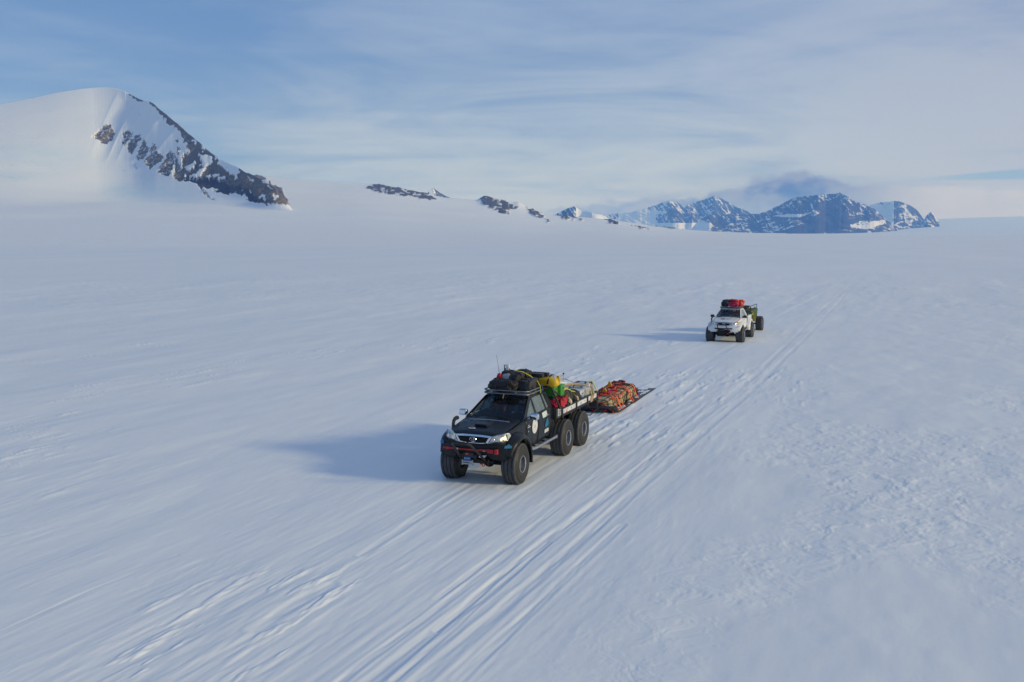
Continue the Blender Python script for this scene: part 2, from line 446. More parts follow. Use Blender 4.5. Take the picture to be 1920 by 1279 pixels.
def build_massif():
    U1 = np.concatenate([np.arange(-420, 130, 3.0), np.arange(130, 560, 0.8), np.arange(560, 1300, 1.5), np.arange(1300, 1480, 6.0)])
    slope_px = [(-500, 330), (300, 330), (470, 328), (540, 335), (600, 339), (690, 345.5), (712, 346), (760, 355), (830, 370), (893, 375), (901, 372), (908, 367.5), (918, 370), (940, 375), (962, 379), (972, 378), (985, 386), (1000, 393), (1020, 401), (1040, 404), (1100, 408), (1140, 411.5), (1200, 420), (1240, 427), (1300, 432.5), (1360, 436), (1480, 440)]
    mtn_px = [(-600, 280), (-250, 232), (0, 196), (60, 184), (110, 173), (160, 165.5), (200, 163), (232, 168.5), (262, 187), (275, 189.5), (284, 191), (310, 213), (345, 243), (380, 272), (400, 290), (430, 307), (460, 322), (490, 337), (515, 353), (532, 370), (541, 384), (548, 392), (600, 430)]
    Rm = smooth_interp(U1, [(-600, 3700), (215, 3500), (350, 2900), (541, 2250), (1500, 2250)], 6, 40)
    span = smooth_interp(U1, [(-600, 1300), (0, 1150), (215, 850), (350, 430), (450, 230), (541, 120), (1500, 120)], 6, 40)
    Rs = np.full_like(U1, 4600.0); d0 = 480.0
    vs_ = smooth_interp(U1, slope_px, 3, 2.5)
    crest = [p for p in slope_px if not 893 < p[0] < 1035]
    vs_s = smooth_interp(U1, crest, 9, 70); wb = sstep(U1, 200, 300); vm = smooth_interp(U1, mtn_px, 6, 16) * (1 - wb) + smooth_interp(U1, mtn_px, 4, 3.5) * wb
    # ridge line in detail
    vm = vm + np.where(U1 > 235, 1.4 * fbm(U1 / 9.0, U1 * 0, 3, 5), 0.0)
    vtop = np.minimum(vs_, np.where(U1 < 545, vm, 999)); A1 = u2az(U1, vtop)
    Zs_r = height(vs_s, Rs, A1); Zs_x = height(vs_, Rs, A1) - Zs_r
    prof = lambda d: np.clip((d - d0) / (4600 - d0), 0, 1) ** 1.75
    slope_at = lambda d: Zs_r * prof(d)
    Zm = height(vm, Rm, A1)
    A = np.maximum(Zm - slope_at(Rm), 0.0) * (1 - sstep(U1, 541, 549))
    t1 = np.linspace(0, 1, 70); rows = []
    db = Rm - span
    for t in t1[:-1]: rows.append(d0 - 40 + (db - d0 + 40) * t)
    for t in np.linspace(0, 1, 230): rows.append(db + span * t)
    for t in np.linspace(0, 1, 26)[1:]: rows.append(Rm + span * 0.9 * t)
    for t in np.linspace(0, 1, 60)[1:]: rows.append(Rm + span * 0.9 + (4600 - Rm - span * 0.9) * t)
    for t in np.linspace(0, 1, 10)[1:]: rows.append(4600 + 900 * t + 0 * Rm)
    D = np.array(rows); U = np.broadcast_to(U1, D.shape).copy()
    s = np.clip((D - db) / span, 0, 1)
    back = np.clip((D - Rm) / (span * 0.9), 0, 1)
    dome = 1 - sstep(U, 150, 400)
    g_rock = s ** 1.5
    g_dome = 0.55 * s ** 2.2 + 0.45 * (s * s * (3 - 2 * s)) ** 1.15
    g = np.where(D <= Rm, g_rock * (1 - dome) + g_dome * dome, (1 - back) ** 1.25)
    pf = prof(np.minimum(D, 4600)); Zb = Zs_r * pf + Zs_x * pf ** 9; Zb = Zb - np.clip((D - 4600) / 900, 0, 1) ** 1.5 * 200
    Z = Zb + A * g
    AZ = np.broadcast_to(A1, D.shape); Uc = U
    U, V = project(D * np.sin(AZ), D * np.cos(AZ), Z)
    # ---- where rock shows (ragged edges)
    ju = 6.0 * fbm(U / 6.0, V / 6.0, 5, 91, 0.65); jv = 6.0 * fbm(U / 6.0 + 31, V / 6.0, 5, 93, 0.65)
    UU = U + ju; VV = V + jv
    k7 = (140, 160, 4.571)
    clusters = [[(150, 455), (190, 400), (250, 345), (310, 310), (345, 400), (310, 465), (240, 505), (200, 455)],
        [(400, 515), (425, 395), (465, 370), (500, 400), (485, 450), (445, 510)],
        [(450, 555), (480, 475), (515, 430), (550, 395), (570, 420), (535, 500), (495, 580)],
        [(510, 600), (560, 530), (585, 430), (605, 480), (640, 540), (605, 610), (560, 635)],
        [(585, 670), (640, 590), (665, 470), (705, 530), (715, 600), (765, 590), (730, 660), (650, 710)],
        [(700, 750), (750, 680), (785, 590), (820, 535), (860, 570), (850, 700), (805, 790)],
        [(845, 770), (870, 620), (875, 505), (900, 520), (885, 610), (910, 700), (875, 780)],
        [(850, 440), (880, 440), (885, 480), (865, 470)],
        [(915, 395), (990, 440), (985, 480), (930, 470)]]
    main = [(840, 795), (900, 720), (925, 600), (980, 450), (1000, 405), (1090, 470), (1180, 540), (1300, 630), (1420, 670), (1560, 745), (1690, 835), (1770, 880), (1850, 1030), (1720, 1015), (1660, 1022), (1560, 1000), (1480, 985), (1380, 922), (1300, 935), (1180, 912), (1240, 890), (1100, 876), (1060, 885), (1040, 830), (900, 825)]
    ridge = [(615, 120), (660, 135), (720, 185), (800, 235), (900, 315), (1000, 395), (1020, 450), (920, 405), (830, 335), (750, 255), (690, 190)]
    ridge2 = [(430, 40), (490, 75), (585, 130), (575, 150), (540, 138), (480, 100)]
    snowp = [[(1055, 585), (1150, 585), (1185, 640), (1130, 690), (1100, 740), (1075, 780), (965, 785), (1040, 745), (1100, 690), (1080, 640)],
        [(1200, 600), (1300, 650), (1420, 695), (1380, 800), (1360, 805), (1370, 750), (1310, 745), (1260, 690)],
        [(960, 680), (1030, 650), (1020, 700), (960, 710)], [(930, 770), (960, 735), (950, 785)],
        [(1010, 460), (1050, 500), (1030, 505), (1000, 480)], [(1090, 500), (1130, 520), (1110, 560), (1090, 545)],
        [(1480, 780), (1540, 820), (1500, 830)], [(1610, 900), (1650, 980), (1620, 985), (1590, 940)], [(1700, 930), (1750, 950), (1730, 1000), (1700, 990)],
        [(1450, 920), (1500, 985), (1420, 960)], [(1650, 850), (1700, 880), (1680, 890)], [(1170, 760), (1240, 745), (1220, 780)], [(1130, 765), (1165, 762), (1150, 782)]]
    scree = [(855, 785), (960, 770), (1200, 778), (1300, 830), (1480, 895), (1700, 1015), (1560, 1005), (1380, 925), (1300, 940), (1060, 890), (900, 828)]
    rock = np.zeros_like(U)
    for c in clusters: rock = np.maximum(rock, np.where(poly_mask(UU, VV, c, *k7), 0.70, 0.0))
    for c, val in ((main, 1.0), (ridge, 1.0), (ridge2, 0.95)): rock = np.maximum(rock, np.where(poly_mask(UU, VV, c, *k7), val, 0.0))
    patchy = fbm(U / 16.0, V / 10.0, 4, 101)
    inmain = poly_mask(UU, VV, main, *k7)
    rock = np.where(inmain & (patchy > 0.44) & ~poly_mask(UU, VV, scree, *k7), 0.35, rock)
    for c in snowp: rock = np.where(poly_mask(UU, VV, c, *k7), 0.0, rock)
    rock = np.where(poly_mask(UU, VV, [(1060, 892), (1110, 905), (1190, 980), (1195, 1000), (1120, 940)], *k7), 0.6, rock)
    rock = np.where(poly_mask(UU, VV, [(505, 660), (560, 715), (545, 725), (510, 690)], *k7), 0.45, rock)
    sc_ = np.where(poly_mask(UU, VV, scree, *k7), 1.0, 0.0)
    # nunataks along the snow slope
    JU = U + 4.5 * fbm(U / 5.0, V / 4.0, 4, 111, 0.6); JV = V + 3.4 * fbm(U / 5.0 + 9, V / 3.0, 4, 113, 0.6)
    k8 = (650, 300, 3.2); k1 = (1000, 300, 4.0)
    nun = [([(105, 165), (200, 140), (290, 165), (400, 175), (470, 195), (545, 243), (480, 238), (400, 222), (330, 217), (250, 202), (190, 192), (140, 182)], k8, 0.80),
        ([(800, 238), (815, 205), (850, 205), (880, 228), (960, 252), (1035, 285), (1010, 292), (960, 300), (978, 328), (930, 327), (880, 297), (830, 267)], k8, 1.0),
        ([(1030, 235), (1060, 250), (1110, 285), (1150, 312), (1225, 372), (1190, 368), (1140, 345), (1090, 315), (1080, 288)], k8, 0.72),
        ([(1265, 325), (1310, 310), (1360, 330), (1415, 360), (1350, 352), (1310, 360)], k8, 0.75),
        ([(1545, 362), (1590, 345), (1640, 385), (1580, 378)], k8, 1.0),
        ([(900, 490), (950, 462), (1040, 466), (1130, 490), (1215, 528), (1150, 520), (1060, 518), (960, 508), (910, 500)], k1, 0.85),
        ([(720, 488), (780, 497), (885, 522), (800, 514)], k1, 0.7)]
    for poly, k, val in nun:
        mk = poly_mask(JU, JV, poly, *k); val = 0.62 + 0.62 * val
        rock = np.where(mk, np.maximum(rock, val), rock)
        sc_ = np.where(mk, 0.75, sc_)
        rock = np.where(mk & (fbm(U / 4.5, V / 2.6, 4, 115, 0.65) > 0.05 + 0.10 * (val > 1.1)), 0.22, rock)
    # soften by one cell so the shader noise can break the edge
    def blur(a):
        b = a.copy(); b[1:-1, 1:-1] = (a[1:-1, 1:-1] * 2 + a[:-2, 1:-1] + a[2:, 1:-1] + a[1:-1, :-2] + a[1:-1, 2:]) / 6; return b
    rock = blur(blur(rock)); sc_ = blur(blur(sc_))
    # ---- relief
    U = Uc
    X0 = D * np.sin(AZ); Y0 = D * np.cos(AZ)
    rel = (ridg(X0 / 95.0, Y0 / 95.0, 5, 121, 0.6) - 0.35) * 20.0 + fbm(X0 / 24.0, Y0 / 24.0, 4, 131) * 9.0
    mask_m = rock * sstep(A, 5, 60)
    edge_keep = np.clip(np.abs(D - Rm) / 60.0, 0.08, 1.0)
    Z = Z + rel * mask_m * edge_keep
    nunm = rock * (U > 600)
    Z = Z + nunm * (1.5 + 5.0 * ridg(X0 / 60.0, Y0 / 60.0, 4, 141))
    # snow flutes running down from the crest
    q = U + 130.0 * (1 - s)
    fl = np.abs(vn(q / 27.0, s * 0.4, 151)) ** 0.9
    fm = sstep(U + 90 * (1 - s), 190, 265) * (1 - sstep(U, 320, 380)) * sstep(s, 0.42, 0.66) * (1 - sstep(s, 0.93, 1.0)) * (D < Rm)
    Z = Z - fl * fm * 13.0 * (1 - 0.6 * rock)
    # gentle swells in the snow
    Z = Z + (fbm(X0 / 420.0, Y0 / 260.0, 3, 161) * 7.0 + fbm(X0 / 120.0, Y0 / 60.0, 3, 163) * 1.0) * sstep(D, 900, 1900) * (1 - rock) * np.clip(np.abs(D - Rm) / 200, 0, 1) * np.clip((4600 - D) / 500, 0, 1)
    Z = np.where(D <= d0 + 1, -1.0, Z)
    ice = np.zeros_like(U)
    for cx, cy, rx, ry, a in ((280, 365, 95, 17, 0.9), (70, 290, 130, 26, 0.55), (25, 328, 60, 9, 0.7), (330, 380, 60, 8, 0.4)):  # third patch paints the shadow on the left slope as blue tint
        e = ((UU - cx) / rx) ** 2 + ((VV - cy + (UU - cx) * -0.06) / ry) ** 2
        ice = np.maximum(ice, a * np.exp(-e * 1.2) * (0.75 + 0.5 * fbm(U / 30, V / 4, 3, 171)))
    m = mountain_material('bare_rock_and_snow', (0.225, 0.180, 0.118, 1), (0.105, 0.088, 0.064, 1), (0.060, 0.052, 0.046, 1), 0.085, 2.2, 2.0)
    o = grid_mesh('mountain', D * np.sin(AZ), D * np.cos(AZ), Z, m, attrs={'rock': rock, 'scree': sc_, 'ice': np.clip(ice, 0, 1)})
    tag(o, 'snow domed mountain with bare brown rock ridge and long snow slope', 'mountain', kind='structure')
build_massif()

# ---- far range
M_FAR = mountain_material('far_rock_and_snow', (0.060, 0.058, 0.058, 1), (0.035, 0.034, 0.036, 1), (0.03, 0.03, 0.032, 1), 0.0075, 0.8, 0.6)
def build_range(name, label, px, dist, width, u_step, seed, cover, spur=1.0, base=-30.0, streak=1.0):
    u0, u1 = px[0][0], px[-1][0]
    U1 = np.arange(u0, u1 + 0.01, u_step)
    v = interp(U1, px) + 1.2 * fbm(U1 / 5.0, U1 * 0, 3, seed) * np.minimum(1, (V0 + 4 - interp(U1, px)) / 14)
    rd = dist + 350 * fbm(U1 / 40.0, U1 * 0, 2, seed + 7)
    A1 = u2az(U1, v); H = np.maximum(height(v, rd, A1), 0) - base
    wid = width * (0.25 + 0.75 * np.clip(H / (H.max() + 1e-6), 0, 1))
    T = np.concatenate([np.linspace(-1, 0, 130), np.linspace(0, 1, 24)[1:]])
    D = rd[None, :] + T[:, None] * wid[None, :]
    U = np.broadcast_to(U1, D.shape)
    a = 1 - np.abs(T)[:, None]
    AZ = np.broadcast_to(A1, D.shape); X = D * np.sin(AZ); Y = D * np.cos(AZ)
    # spurs and gullies down the face, which fade at the crest
    n = ridg(X / 900.0 + 3.0 * a * 0.25, Y / 2200.0, 5, seed + 11, 0.58)
    fade = np.clip((1 - a) * 4, 0, 1) * np.clip(a * 5, 0, 1)
    g = a ** 1.15 * (1 + 0.55 * spur * (n - 0.30) * fade)
    Z = base + H[None, :] * np.clip(g, 0, 1.04)
    steep = ridg(X / 420.0, Y / 900.0, 4, seed + 21, 0.6)
    st = fbm(U / 3.2 + a * 9.0 * streak, a * 5.0, 4, seed + 31)
    PU, PV = project(X, Y, Z)
    gul = ridg((PU - 0.75 * PV) / 7.0, PV / 26.0, 4, seed + 41, 0.6)            # snow gullies slanting down the upper face
    bnd = ridg((PU + 1.6 * PV) / 26.0, (PV - 0.12 * PU) / 4.2, 4, seed + 43, 0.6)   # snow ledges lower down
    up = sstep(a, 0.45, 0.8)
    rock = cover(PU, PV, a) - 0.30 * (up * (gul - 0.30) + (1 - up) * (bnd - 0.30)) * streak + 0.16 * st + 0.10 * (steep - 0.3)
    o = grid_mesh(name, X, Y, Z, M_FAR, attrs={'rock': np.clip(rock, 0, 1), 'scree': np.zeros_like(rock), 'ice': np.zeros_like(rock)})
    tag(o, label, 'mountains', kind='structure')
    return o
build_range('far_peak', 'small sharp snowy peak showing behind the rock band on the slope', [(788, 378), (796, 367), (804, 359), (812, 351), (822, 359), (834, 367), (848, 373), (856, 380)], 8200, 900, 0.5, 201, lambda U, V, a: 0.30 + 0.25 * (U > 812), 0.5)
build_range('snow_peak', 'pale snow peak with a dark crest beyond the end of the slope', [(1015, 412), (1042, 402), (1060, 393), (1068, 390), (1076, 387.5), (1090, 394), (1110, 399), (1130, 403), (1140, 410), (1150, 418)], 9500, 1100, 0.5, 211, lambda U, V, a: 0.10 + 0.42 * (np.abs(U - 1062) < 18) * (a > 0.72), 0.6)
build_range('far_mountains', 'far blue snow streaked mountain range under the cloud bank', [(1108, 425), (1130, 404), (1160, 400), (1180, 399), (1200, 394), (1225, 386), (1240, 381), (1256, 376.5), (1270, 380), (1285, 386), (1300, 381), (1322, 374), (1340, 367), (1356, 374), (1380, 388), (1400, 396), (1440, 420)], 17000, 2300, 0.6, 221, lambda U, V, a: 0.42 + 0.14 * (U > 1230) - 0.5 * np.exp(-((U - 1205) / 22) ** 2) * (V > 396), 0.9)
build_range('far_pyramid', 'dark blue pyramid peak in front of the streaked far range', [(1222, 436), (1234, 416), (1246, 403), (1256, 393), (1262, 391), (1272, 396), (1280, 404), (1288, 412), (1297, 401), (1306, 406), (1318, 414), (1330, 424), (1345, 437)], 14800, 1500, 0.5, 231, lambda U, V, a: 0.58 - 0.35 * (V > 418), 0.9)
build_range('far_massif', 'large blue rock massif with snow gullies at the foot of the dark cloud', [(1288, 441), (1300, 425), (1315, 410), (1330, 403), (1350, 404), (1368, 401), (1385, 402), (1400, 400.5), (1420, 402), (1436, 397), (1455, 388), (1473, 379), (1488, 371.5), (1510, 368), (1530, 366.5), (1550, 364.5), (1566, 363), (1574, 361), (1584, 366), (1595, 373), (1606, 379), (1620, 383), (1640, 392), (1652, 403), (1664, 414), (1672, 420), (1690, 440)], 13000, 2300, 0.5, 241,
    lambda U, V, a: 0.60 + 0.55 * poly_mask(U + 3 * fbm(U / 6, V / 6, 3, 301), V + 2 * fbm(U / 6, V / 5, 3, 303), [(180, 505), (300, 470), (430, 430), (520, 360), (560, 300), (640, 245), (680, 330), (700, 400), (720, 470), (640, 495), (400, 512)], 1400, 300, 3.69)
    - 0.7 * poly_mask(U, V + 1.0 * fbm(U / 6, V / 4, 3, 305), [(175, 388), (260, 378), (420, 372), (400, 388), (300, 396)], 1400, 300, 3.69)
    - 0.32 * poly_mask(U + 4 * fbm(U / 5, V / 5, 3, 307), V + 3 * fbm(U / 5, V / 4, 3, 309), [(690, 470), (740, 440), (900, 425), (960, 410), (960, 440), (800, 480)], 1400, 300, 3.69) - 0.35 * sstep(1350 - U, 0, 40) * sstep(V, 410, 424), 1.1)
build_range('far_shoulder', 'snow covered shoulder with a rocky right face right of the massif', [(1606, 420), (1625, 388), (1640, 382), (1660, 379), (1677, 376.5), (1690, 379), (1704, 384), (1716, 391), (1724, 400), (1732, 411), (1742, 420)], 15500, 1800, 0.5, 251, lambda U, V, a: 0.28 + 0.30 * (U > 1676) + 0.1 * (V < 384), 0.8)
build_range('far_nunatak', 'tiny dark peak standing alone in the distant ice', [(1730, 416), (1738, 403), (1745, 397), (1750, 400), (1755, 410), (1762, 416)], 15200, 500, 0.4, 261, lambda U, V, a: 0.55, 0.5)

def build_icecap():
    px = [(1380, 442), (1480, 440), (1560, 436), (1620, 430), (1680, 421), (1740, 412), (1780, 409.5), (1850, 407.5), (1920, 405.5), (2300, 402), (2700, 404)]
    U1 = np.arange(1380, 2700, 4.0)
    v = smooth_interp(U1, px, 5, 30); Rr = 24000.0; d0 = 7000.0
    H = height(v, Rr, u2az(U1))
    T = np.concatenate([np.linspace(0, 1, 70), np.linspace(1, 1.25, 8)[1:]])
    D = d0 + (Rr - d0) * T[:, None] + 0 * U1[None, :]
    g = np.where(T <= 1, T ** 1.6, 1 - (T - 1) * 2)[:, None]
    AZ = u2az(np.broadcast_to(U1, D.shape))
    X = D * np.sin(AZ); Y = D * np.cos(AZ)
    Z = H[None, :] * g + 14 * fbm(X / 2500, Y / 1600, 3, 271) * np.clip(T, 0, 1)[:, None] * (T[:, None] < 0.97)
    Z[0] = -5
    z0 = np.zeros_like(Z)
    o = grid_mesh('ice_cap', X, Y, Z, M_FAR, attrs={'rock': z0, 'scree': z0, 'ice': z0 + 0.15})
    tag(o, 'low distant ice cap rising to the right edge of the horizon', 'ice', kind='structure')
build_icecap()

# ---- the air
def build_haze():
    me = bpy.data.meshes.new('haze'); bm = bmesh.new(); bmesh.ops.create_cube(bm, size=1.0)
    for v in bm.verts: v.co = Vector((v.co.x * 60000, v.co.y * 60000, -280.0 if v.co.z < 0 else 740.0))
    bm.to_mesh(me); bm.free()
    o = bpy.data.objects.new('haze', me); COL.objects.link(o)
    m = bpy.data.materials.new('haze_air'); m.use_nodes = True; t = NT(m.node_tree); t.n.clear()
    pv = t.node('ShaderNodeVolumePrincipled')
    pv.inputs['Color'].default_value = (0.16, 0.40, 1.0, 1)
    pv.inputs['Density'].default_value = 6.8e-5
    pv.inputs['Absorption Color'].default_value = (1, 1, 1, 1)
    pv.inputs['Anisotropy'].default_value = 0.0
    out = t.node('ShaderNodeOutputMaterial'); t.l.new(pv.outputs[0], out.inputs['Volume'])
    me.materials.append(m)
    tag(o, kind='stuff')
    return o
build_haze()
# ================================================================== MESH BUILDER
class MB:
    def __init__(s): s.bm = bmesh.new(); s.mi = 0
    def _f(s, vs_):
        try:
            f = s.bm.faces.new(vs_); f.material_index = s.mi; f.smooth = True; return f
        except ValueError: return None
    def mesh(s, verts, faces):
        v = [s.bm.verts.new(p) for p in verts]
        for f in faces: s._f([v[i] for i in f])
        return s
    def box(s, c, size, rot=None, bev=0.0, seg=2):
        b = bmesh.new(); bmesh.ops.create_cube(b, size=1.0)
        for v in b.verts: v.co = Vector((v.co.x * size[0], v.co.y * size[1], v.co.z * size[2]))
        if bev > 0: bmesh.ops.bevel(b, geom=list(b.edges), offset=bev, segments=seg, profile=0.5, affect='EDGES')
        M = Matrix.Translation(Vector(c))
        if rot: M = M @ Matrix.Rotation(rot[2], 4, 'Z') @ Matrix.Rotation(rot[1], 4, 'Y') @ Matrix.Rotation(rot[0], 4, 'X')
        b.verts.index_update()
        s.mesh([M @ v.co for v in b.verts], [[v.index for v in f.verts] for f in b.faces]); b.free()
        return s
    def rings(s, rings, closed=False, caps=True):
        n = len(rings[0]); R_ = [[s.bm.verts.new(p) for p in r] for r in rings]
        m = len(R_)
        for i in range(m if closed else m - 1):
            a, b = R_[i], R_[(i + 1) % m]
            for j in range(n): s._f([a[j], a[(j + 1) % n], b[(j + 1) % n], b[j]])
        if caps and not closed: s._f(R_[0][::-1]); s._f(R_[-1])
        return s
    def tube(s, pts, r, n=8, closed=False, flat=None):
        P = [Vector(p) for p in pts]; rings = []; up = None
        for i, p in enumerate(P):
            if closed: t = (P[(i + 1) % len(P)] - P[i - 1])
            else: t = (P[min(i + 1, len(P) - 1)] - P[max(i - 1, 0)])
            t = t.normalized() if t.length > 1e-9 else Vector((0, 0, 1))
            if up is None:
                up = Vector((0, 0, 1)) if abs(t.z) < 0.9 else Vector((1, 0, 0))
            x = t.cross(up)
            if x.length < 1e-5: x = t.cross(Vector((0.3, 0.8, 0.5)))
            x.normalize(); y = x.cross(t).normalized(); up = y
            rr = r[i] if isinstance(r, (list, tuple)) else r
            fx, fy = flat if flat else (1, 1)
            rings.append([p + x * math.cos(k * 2 * math.pi / n) * rr * fx + y * math.sin(k * 2 * math.pi / n) * rr * fy for k in range(n)])
        return s.rings(rings, closed)
    def prism(s, poly, off, bev=0.0):
        b = bmesh.new(); off = Vector(off)
        v0 = [b.verts.new(Vector(p)) for p in poly]; v1 = [b.verts.new(Vector(p) + off) for p in poly]
        n = len(poly); b.faces.new(v0[::-1]); b.faces.new(v1)
        for i in range(n): b.faces.new([v0[i], v0[(i + 1) % n], v1[(i + 1) % n], v1[i]])
        bmesh.ops.recalc_face_normals(b, faces=b.faces)
        if bev > 0: bmesh.ops.bevel(b, geom=list(b.edges), offset=bev, segments=2, profile=0.5, affect='EDGES')
        b.verts.index_update()
        s.mesh([v.co.copy() for v in b.verts], [[v.index for v in f.verts] for f in b.faces]); b.free()
        return s
    def lathe(s, prof, c=(0, 0, 0), n=48, axis='y', fn=None, sgn=1):
        rings = []
        for k in range(n):
            a = 2 * math.pi * k / n; ring = []
            for r, h in prof:
                h = h * sgn
                if axis == 'y': p = Vector((r * math.cos(a), h, r * math.sin(a)))
                elif axis == 'x': p = Vector((h, r * math.cos(a), r * math.sin(a)))
                else: p = Vector((r * math.cos(a), r * math.sin(a), h))
                if fn: p = fn(p)
                ring.append(p + Vector(c))
            rings.append(ring)
        m = len(prof); V = [[s.bm.verts.new(p) for p in r] for r in rings]
        for k in range(n):
            a, b = V[k], V[(k + 1) % n]
            for j in range(m - 1): s._f([a[j], a[j + 1], b[j + 1], b[j]])
        return s
    def grid(s, rows):
        V = [[s.bm.verts.new(p) for p in r] for r in rows]
        for i in range(len(V) - 1):
            for j in range(len(V[0]) - 1): s._f([V[i][j], V[i][j + 1], V[i + 1][j + 1], V[i + 1][j]])
        return s
    def sup(s, fn, nu=28, nv=18):
        """closed blob from fn(theta, phi)"""
        rings = []
        for i in range(1, nv):
            ph = -math.pi / 2 + math.pi * i / nv
            rings.append([fn(2 * math.pi * k / nu, ph) for k in range(nu)])
        return s.rings(rings, False, True)
    def build(s, name, m, parent=None, angle=35, sub=0, solid=0.0, bevel=0.0):
        bmesh.ops.remove_doubles(s.bm, verts=s.bm.verts, dist=1e-5)
        bmesh.ops.recalc_face_normals(s.bm, faces=s.bm.faces)
        me = bpy.data.meshes.new(name); s.bm.to_mesh(me); s.bm.free()
        for x in (m if isinstance(m, (list, tuple)) else [m]): me.materials.append(x)
        me.set_sharp_from_angle(angle=R(angle))
        o = bpy.data.objects.new(name, me); COL.objects.link(o)
        if parent: o.parent = parent
        if solid: md = o.modifiers.new('solid', 'SOLIDIFY'); md.thickness = solid; md.offset = -1
        if bevel: md = o.modifiers.new('bevel', 'BEVEL'); md.width = bevel; md.segments = 2; md.limit_method = 'ANGLE'
        if sub: md = o.modifiers.new('sub', 'SUBSURF'); md.levels = sub; md.render_levels = sub
        return o

def empty(name, loc, rz, label, cat, group=None):
    o = bpy.data.objects.new(name, None); COL.objects.link(o)
    o.location = loc; o.rotation_euler = (0, 0, rz); o.empty_display_size = 0.2
    return tag(o, label, cat, group)

def superell(c, h, e1=0.5, e2=0.5, seed=0, amp=0.02, fr=3.0, rot=0.0):
    """function of (theta, phi) for a lumpy rounded block; h = half sizes"""
    cr, sr = math.cos(rot), math.sin(rot)
    def pw(x, e): return math.copysign(abs(x) ** e, x)
    def fn(th, ph, off=0.0):
        x = pw(math.cos(ph), e1) * pw(math.cos(th), e2); y = pw(math.cos(ph), e1) * pw(math.sin(th), e2); z = pw(math.sin(ph), e1)
        n = float(vn(np.array(x * fr + z * 1.3 + 7.1), np.array(y * fr - z * 0.9 + 3.3), seed)) + 0.5 * float(vn(np.array(x * fr * 2.3 - z * 2.1), np.array(y * fr * 2.3 + z * 2.6), seed + 3))
        k = 1.0 + amp * n / min(h)
        p = Vector((x * (h[0] * k + off), y * (h[1] * k + off), z * (h[2] * k + off)))
        return Vector((c[0] + p.x * cr - p.y * sr, c[1] + p.x * sr + p.y * cr, c[2] + p.z))
    return fn

# ------------------------------------------------------------------ materials of the vehicles
def glass_material(name, tint, gloss=1.38, pale_mix=0.0):
    m = bpy.data.materials.new(name); m.use_nodes = True; t = NT(m.node_tree); t.n.clear()
    tr = t.node('ShaderNodeBsdfTransparent'); tr.inputs[0].default_value = tint + (1,)
    gl = t.node('ShaderNodeBsdfGlossy'); gl.inputs[0].default_value = (0.9, 0.95, 1, 1); gl.inputs['Roughness'].default_value = 0.03
    fr = t.node('ShaderNodeFresnel'); fr.inputs[0].default_value = gloss
    mx = t.node('ShaderNodeMixShader'); t.l.new(fr.outputs[0], mx.inputs[0]); t.l.new(tr.outputs[0], mx.inputs[1]); t.l.new(gl.outputs[0], mx.inputs[2])
    if pale_mix:  # uneven pale diffuse and translucent layer mixed over the pane
        df = t.node('ShaderNodeBsdfDiffuse'); df.inputs[0].default_value = (0.42, 0.48, 0.50, 1)
        tcn = t.node('ShaderNodeTexCoord'); fz = t.mapr(t.noise(tcn.outputs['Object'], 5.0, 5.0, 0.6), 0.3, 0.75, pale_mix * 0.6, pale_mix * 1.4)
        tl = t.node('ShaderNodeBsdfTranslucent'); tl.inputs[0].default_value = (0.55, 0.62, 0.63, 1); m3 = t.node('ShaderNodeMixShader'); m3.inputs[0].default_value = 0.5; t.l.new(df.outputs[0], m3.inputs[1]); t.l.new(tl.outputs[0], m3.inputs[2])
        m2 = t.node('ShaderNodeMixShader'); t.l.new(fz, m2.inputs[0]); t.l.new(mx.outputs[0], m2.inputs[1]); t.l.new(m3.outputs[0], m2.inputs[2]); mx = m2
    o = t.node('ShaderNodeOutputMaterial'); t.l.new(mx.outputs[0], o.inputs[0]); return m
M_BLACK = mat('black_paint', (0.010, 0.013, 0.017), 0.34, 0, 0, 1, 0.25, 3.0, spec=0.28)
M_WHITE = mat('white_paint', (0.72, 0.73, 0.74), 0.30, 0, 0, 1, 0.05, 3.0, coat=0.4)
M_TRIM = mat('black_plastic', (0.018, 0.018, 0.019), 0.55, 0, 0.15, 60, 0.2, 8)
M_UNDER = mat('underbody_black', (0.010, 0.010, 0.011), 0.8, 0, 0.3, 30, 0.4, 5)
M_RUB = mat('tyre_rubber', (0.075, 0.078, 0.083), 0.78, 0, 0.25, 55, 0.35, 9)
M_SIDEW = mat('tyre_sidewall', (0.026, 0.024, 0.022), 0.62, 0, 0.2, 45, 0.25, 7)
M_RIM = mat('polished_rim', (0.72, 0.73, 0.75), 0.22, 1.0, 0, 1, 0.12, 8)
M_HUB = mat('dark_alloy', (0.11, 0.115, 0.125), 0.7, 0.0, 0.1, 30, 0.3, 8)
M_CHROME = mat('chrome', (0.74, 0.77, 0.80), 0.10, 1.0)
M_STEEL = mat('brushed_steel', (0.45, 0.46, 0.47), 0.35, 0.9, 0.1, 40, 0.2, 6)
M_RACK = mat('grey_rack_tube', (0.20, 0.215, 0.23), 0.42, 0.5, 0, 1, 0.25, 7)
M_RED = mat('red_paint', (0.42, 0.016, 0.022), 0.42, 0, 0.1, 30, 0.3, 8)
M_BLUE = mat('blue_sticker', (0.004, 0.15, 0.30), 0.45, 0, 0, 1, 0.35, 22)
M_STK = mat('white_sticker', (0.66, 0.68, 0.68), 0.45, 0, 0, 1, 0.08, 18)
M_STKG = mat('pale_green_sticker', (0.58, 0.66, 0.60), 0.45, 0, 0, 1, 0.08, 12)
M_PANEL = mat('white_side_board', (0.68, 0.69, 0.71), 0.45, 0, 0, 1, 0.10, 5)
M_PANELG = mat('pale_grey_panel', (0.42, 0.46, 0.47), 0.5, 0, 0, 1, 0.1, 10)
M_INK = mat('dark_print', (0.03, 0.035, 0.05), 0.5)
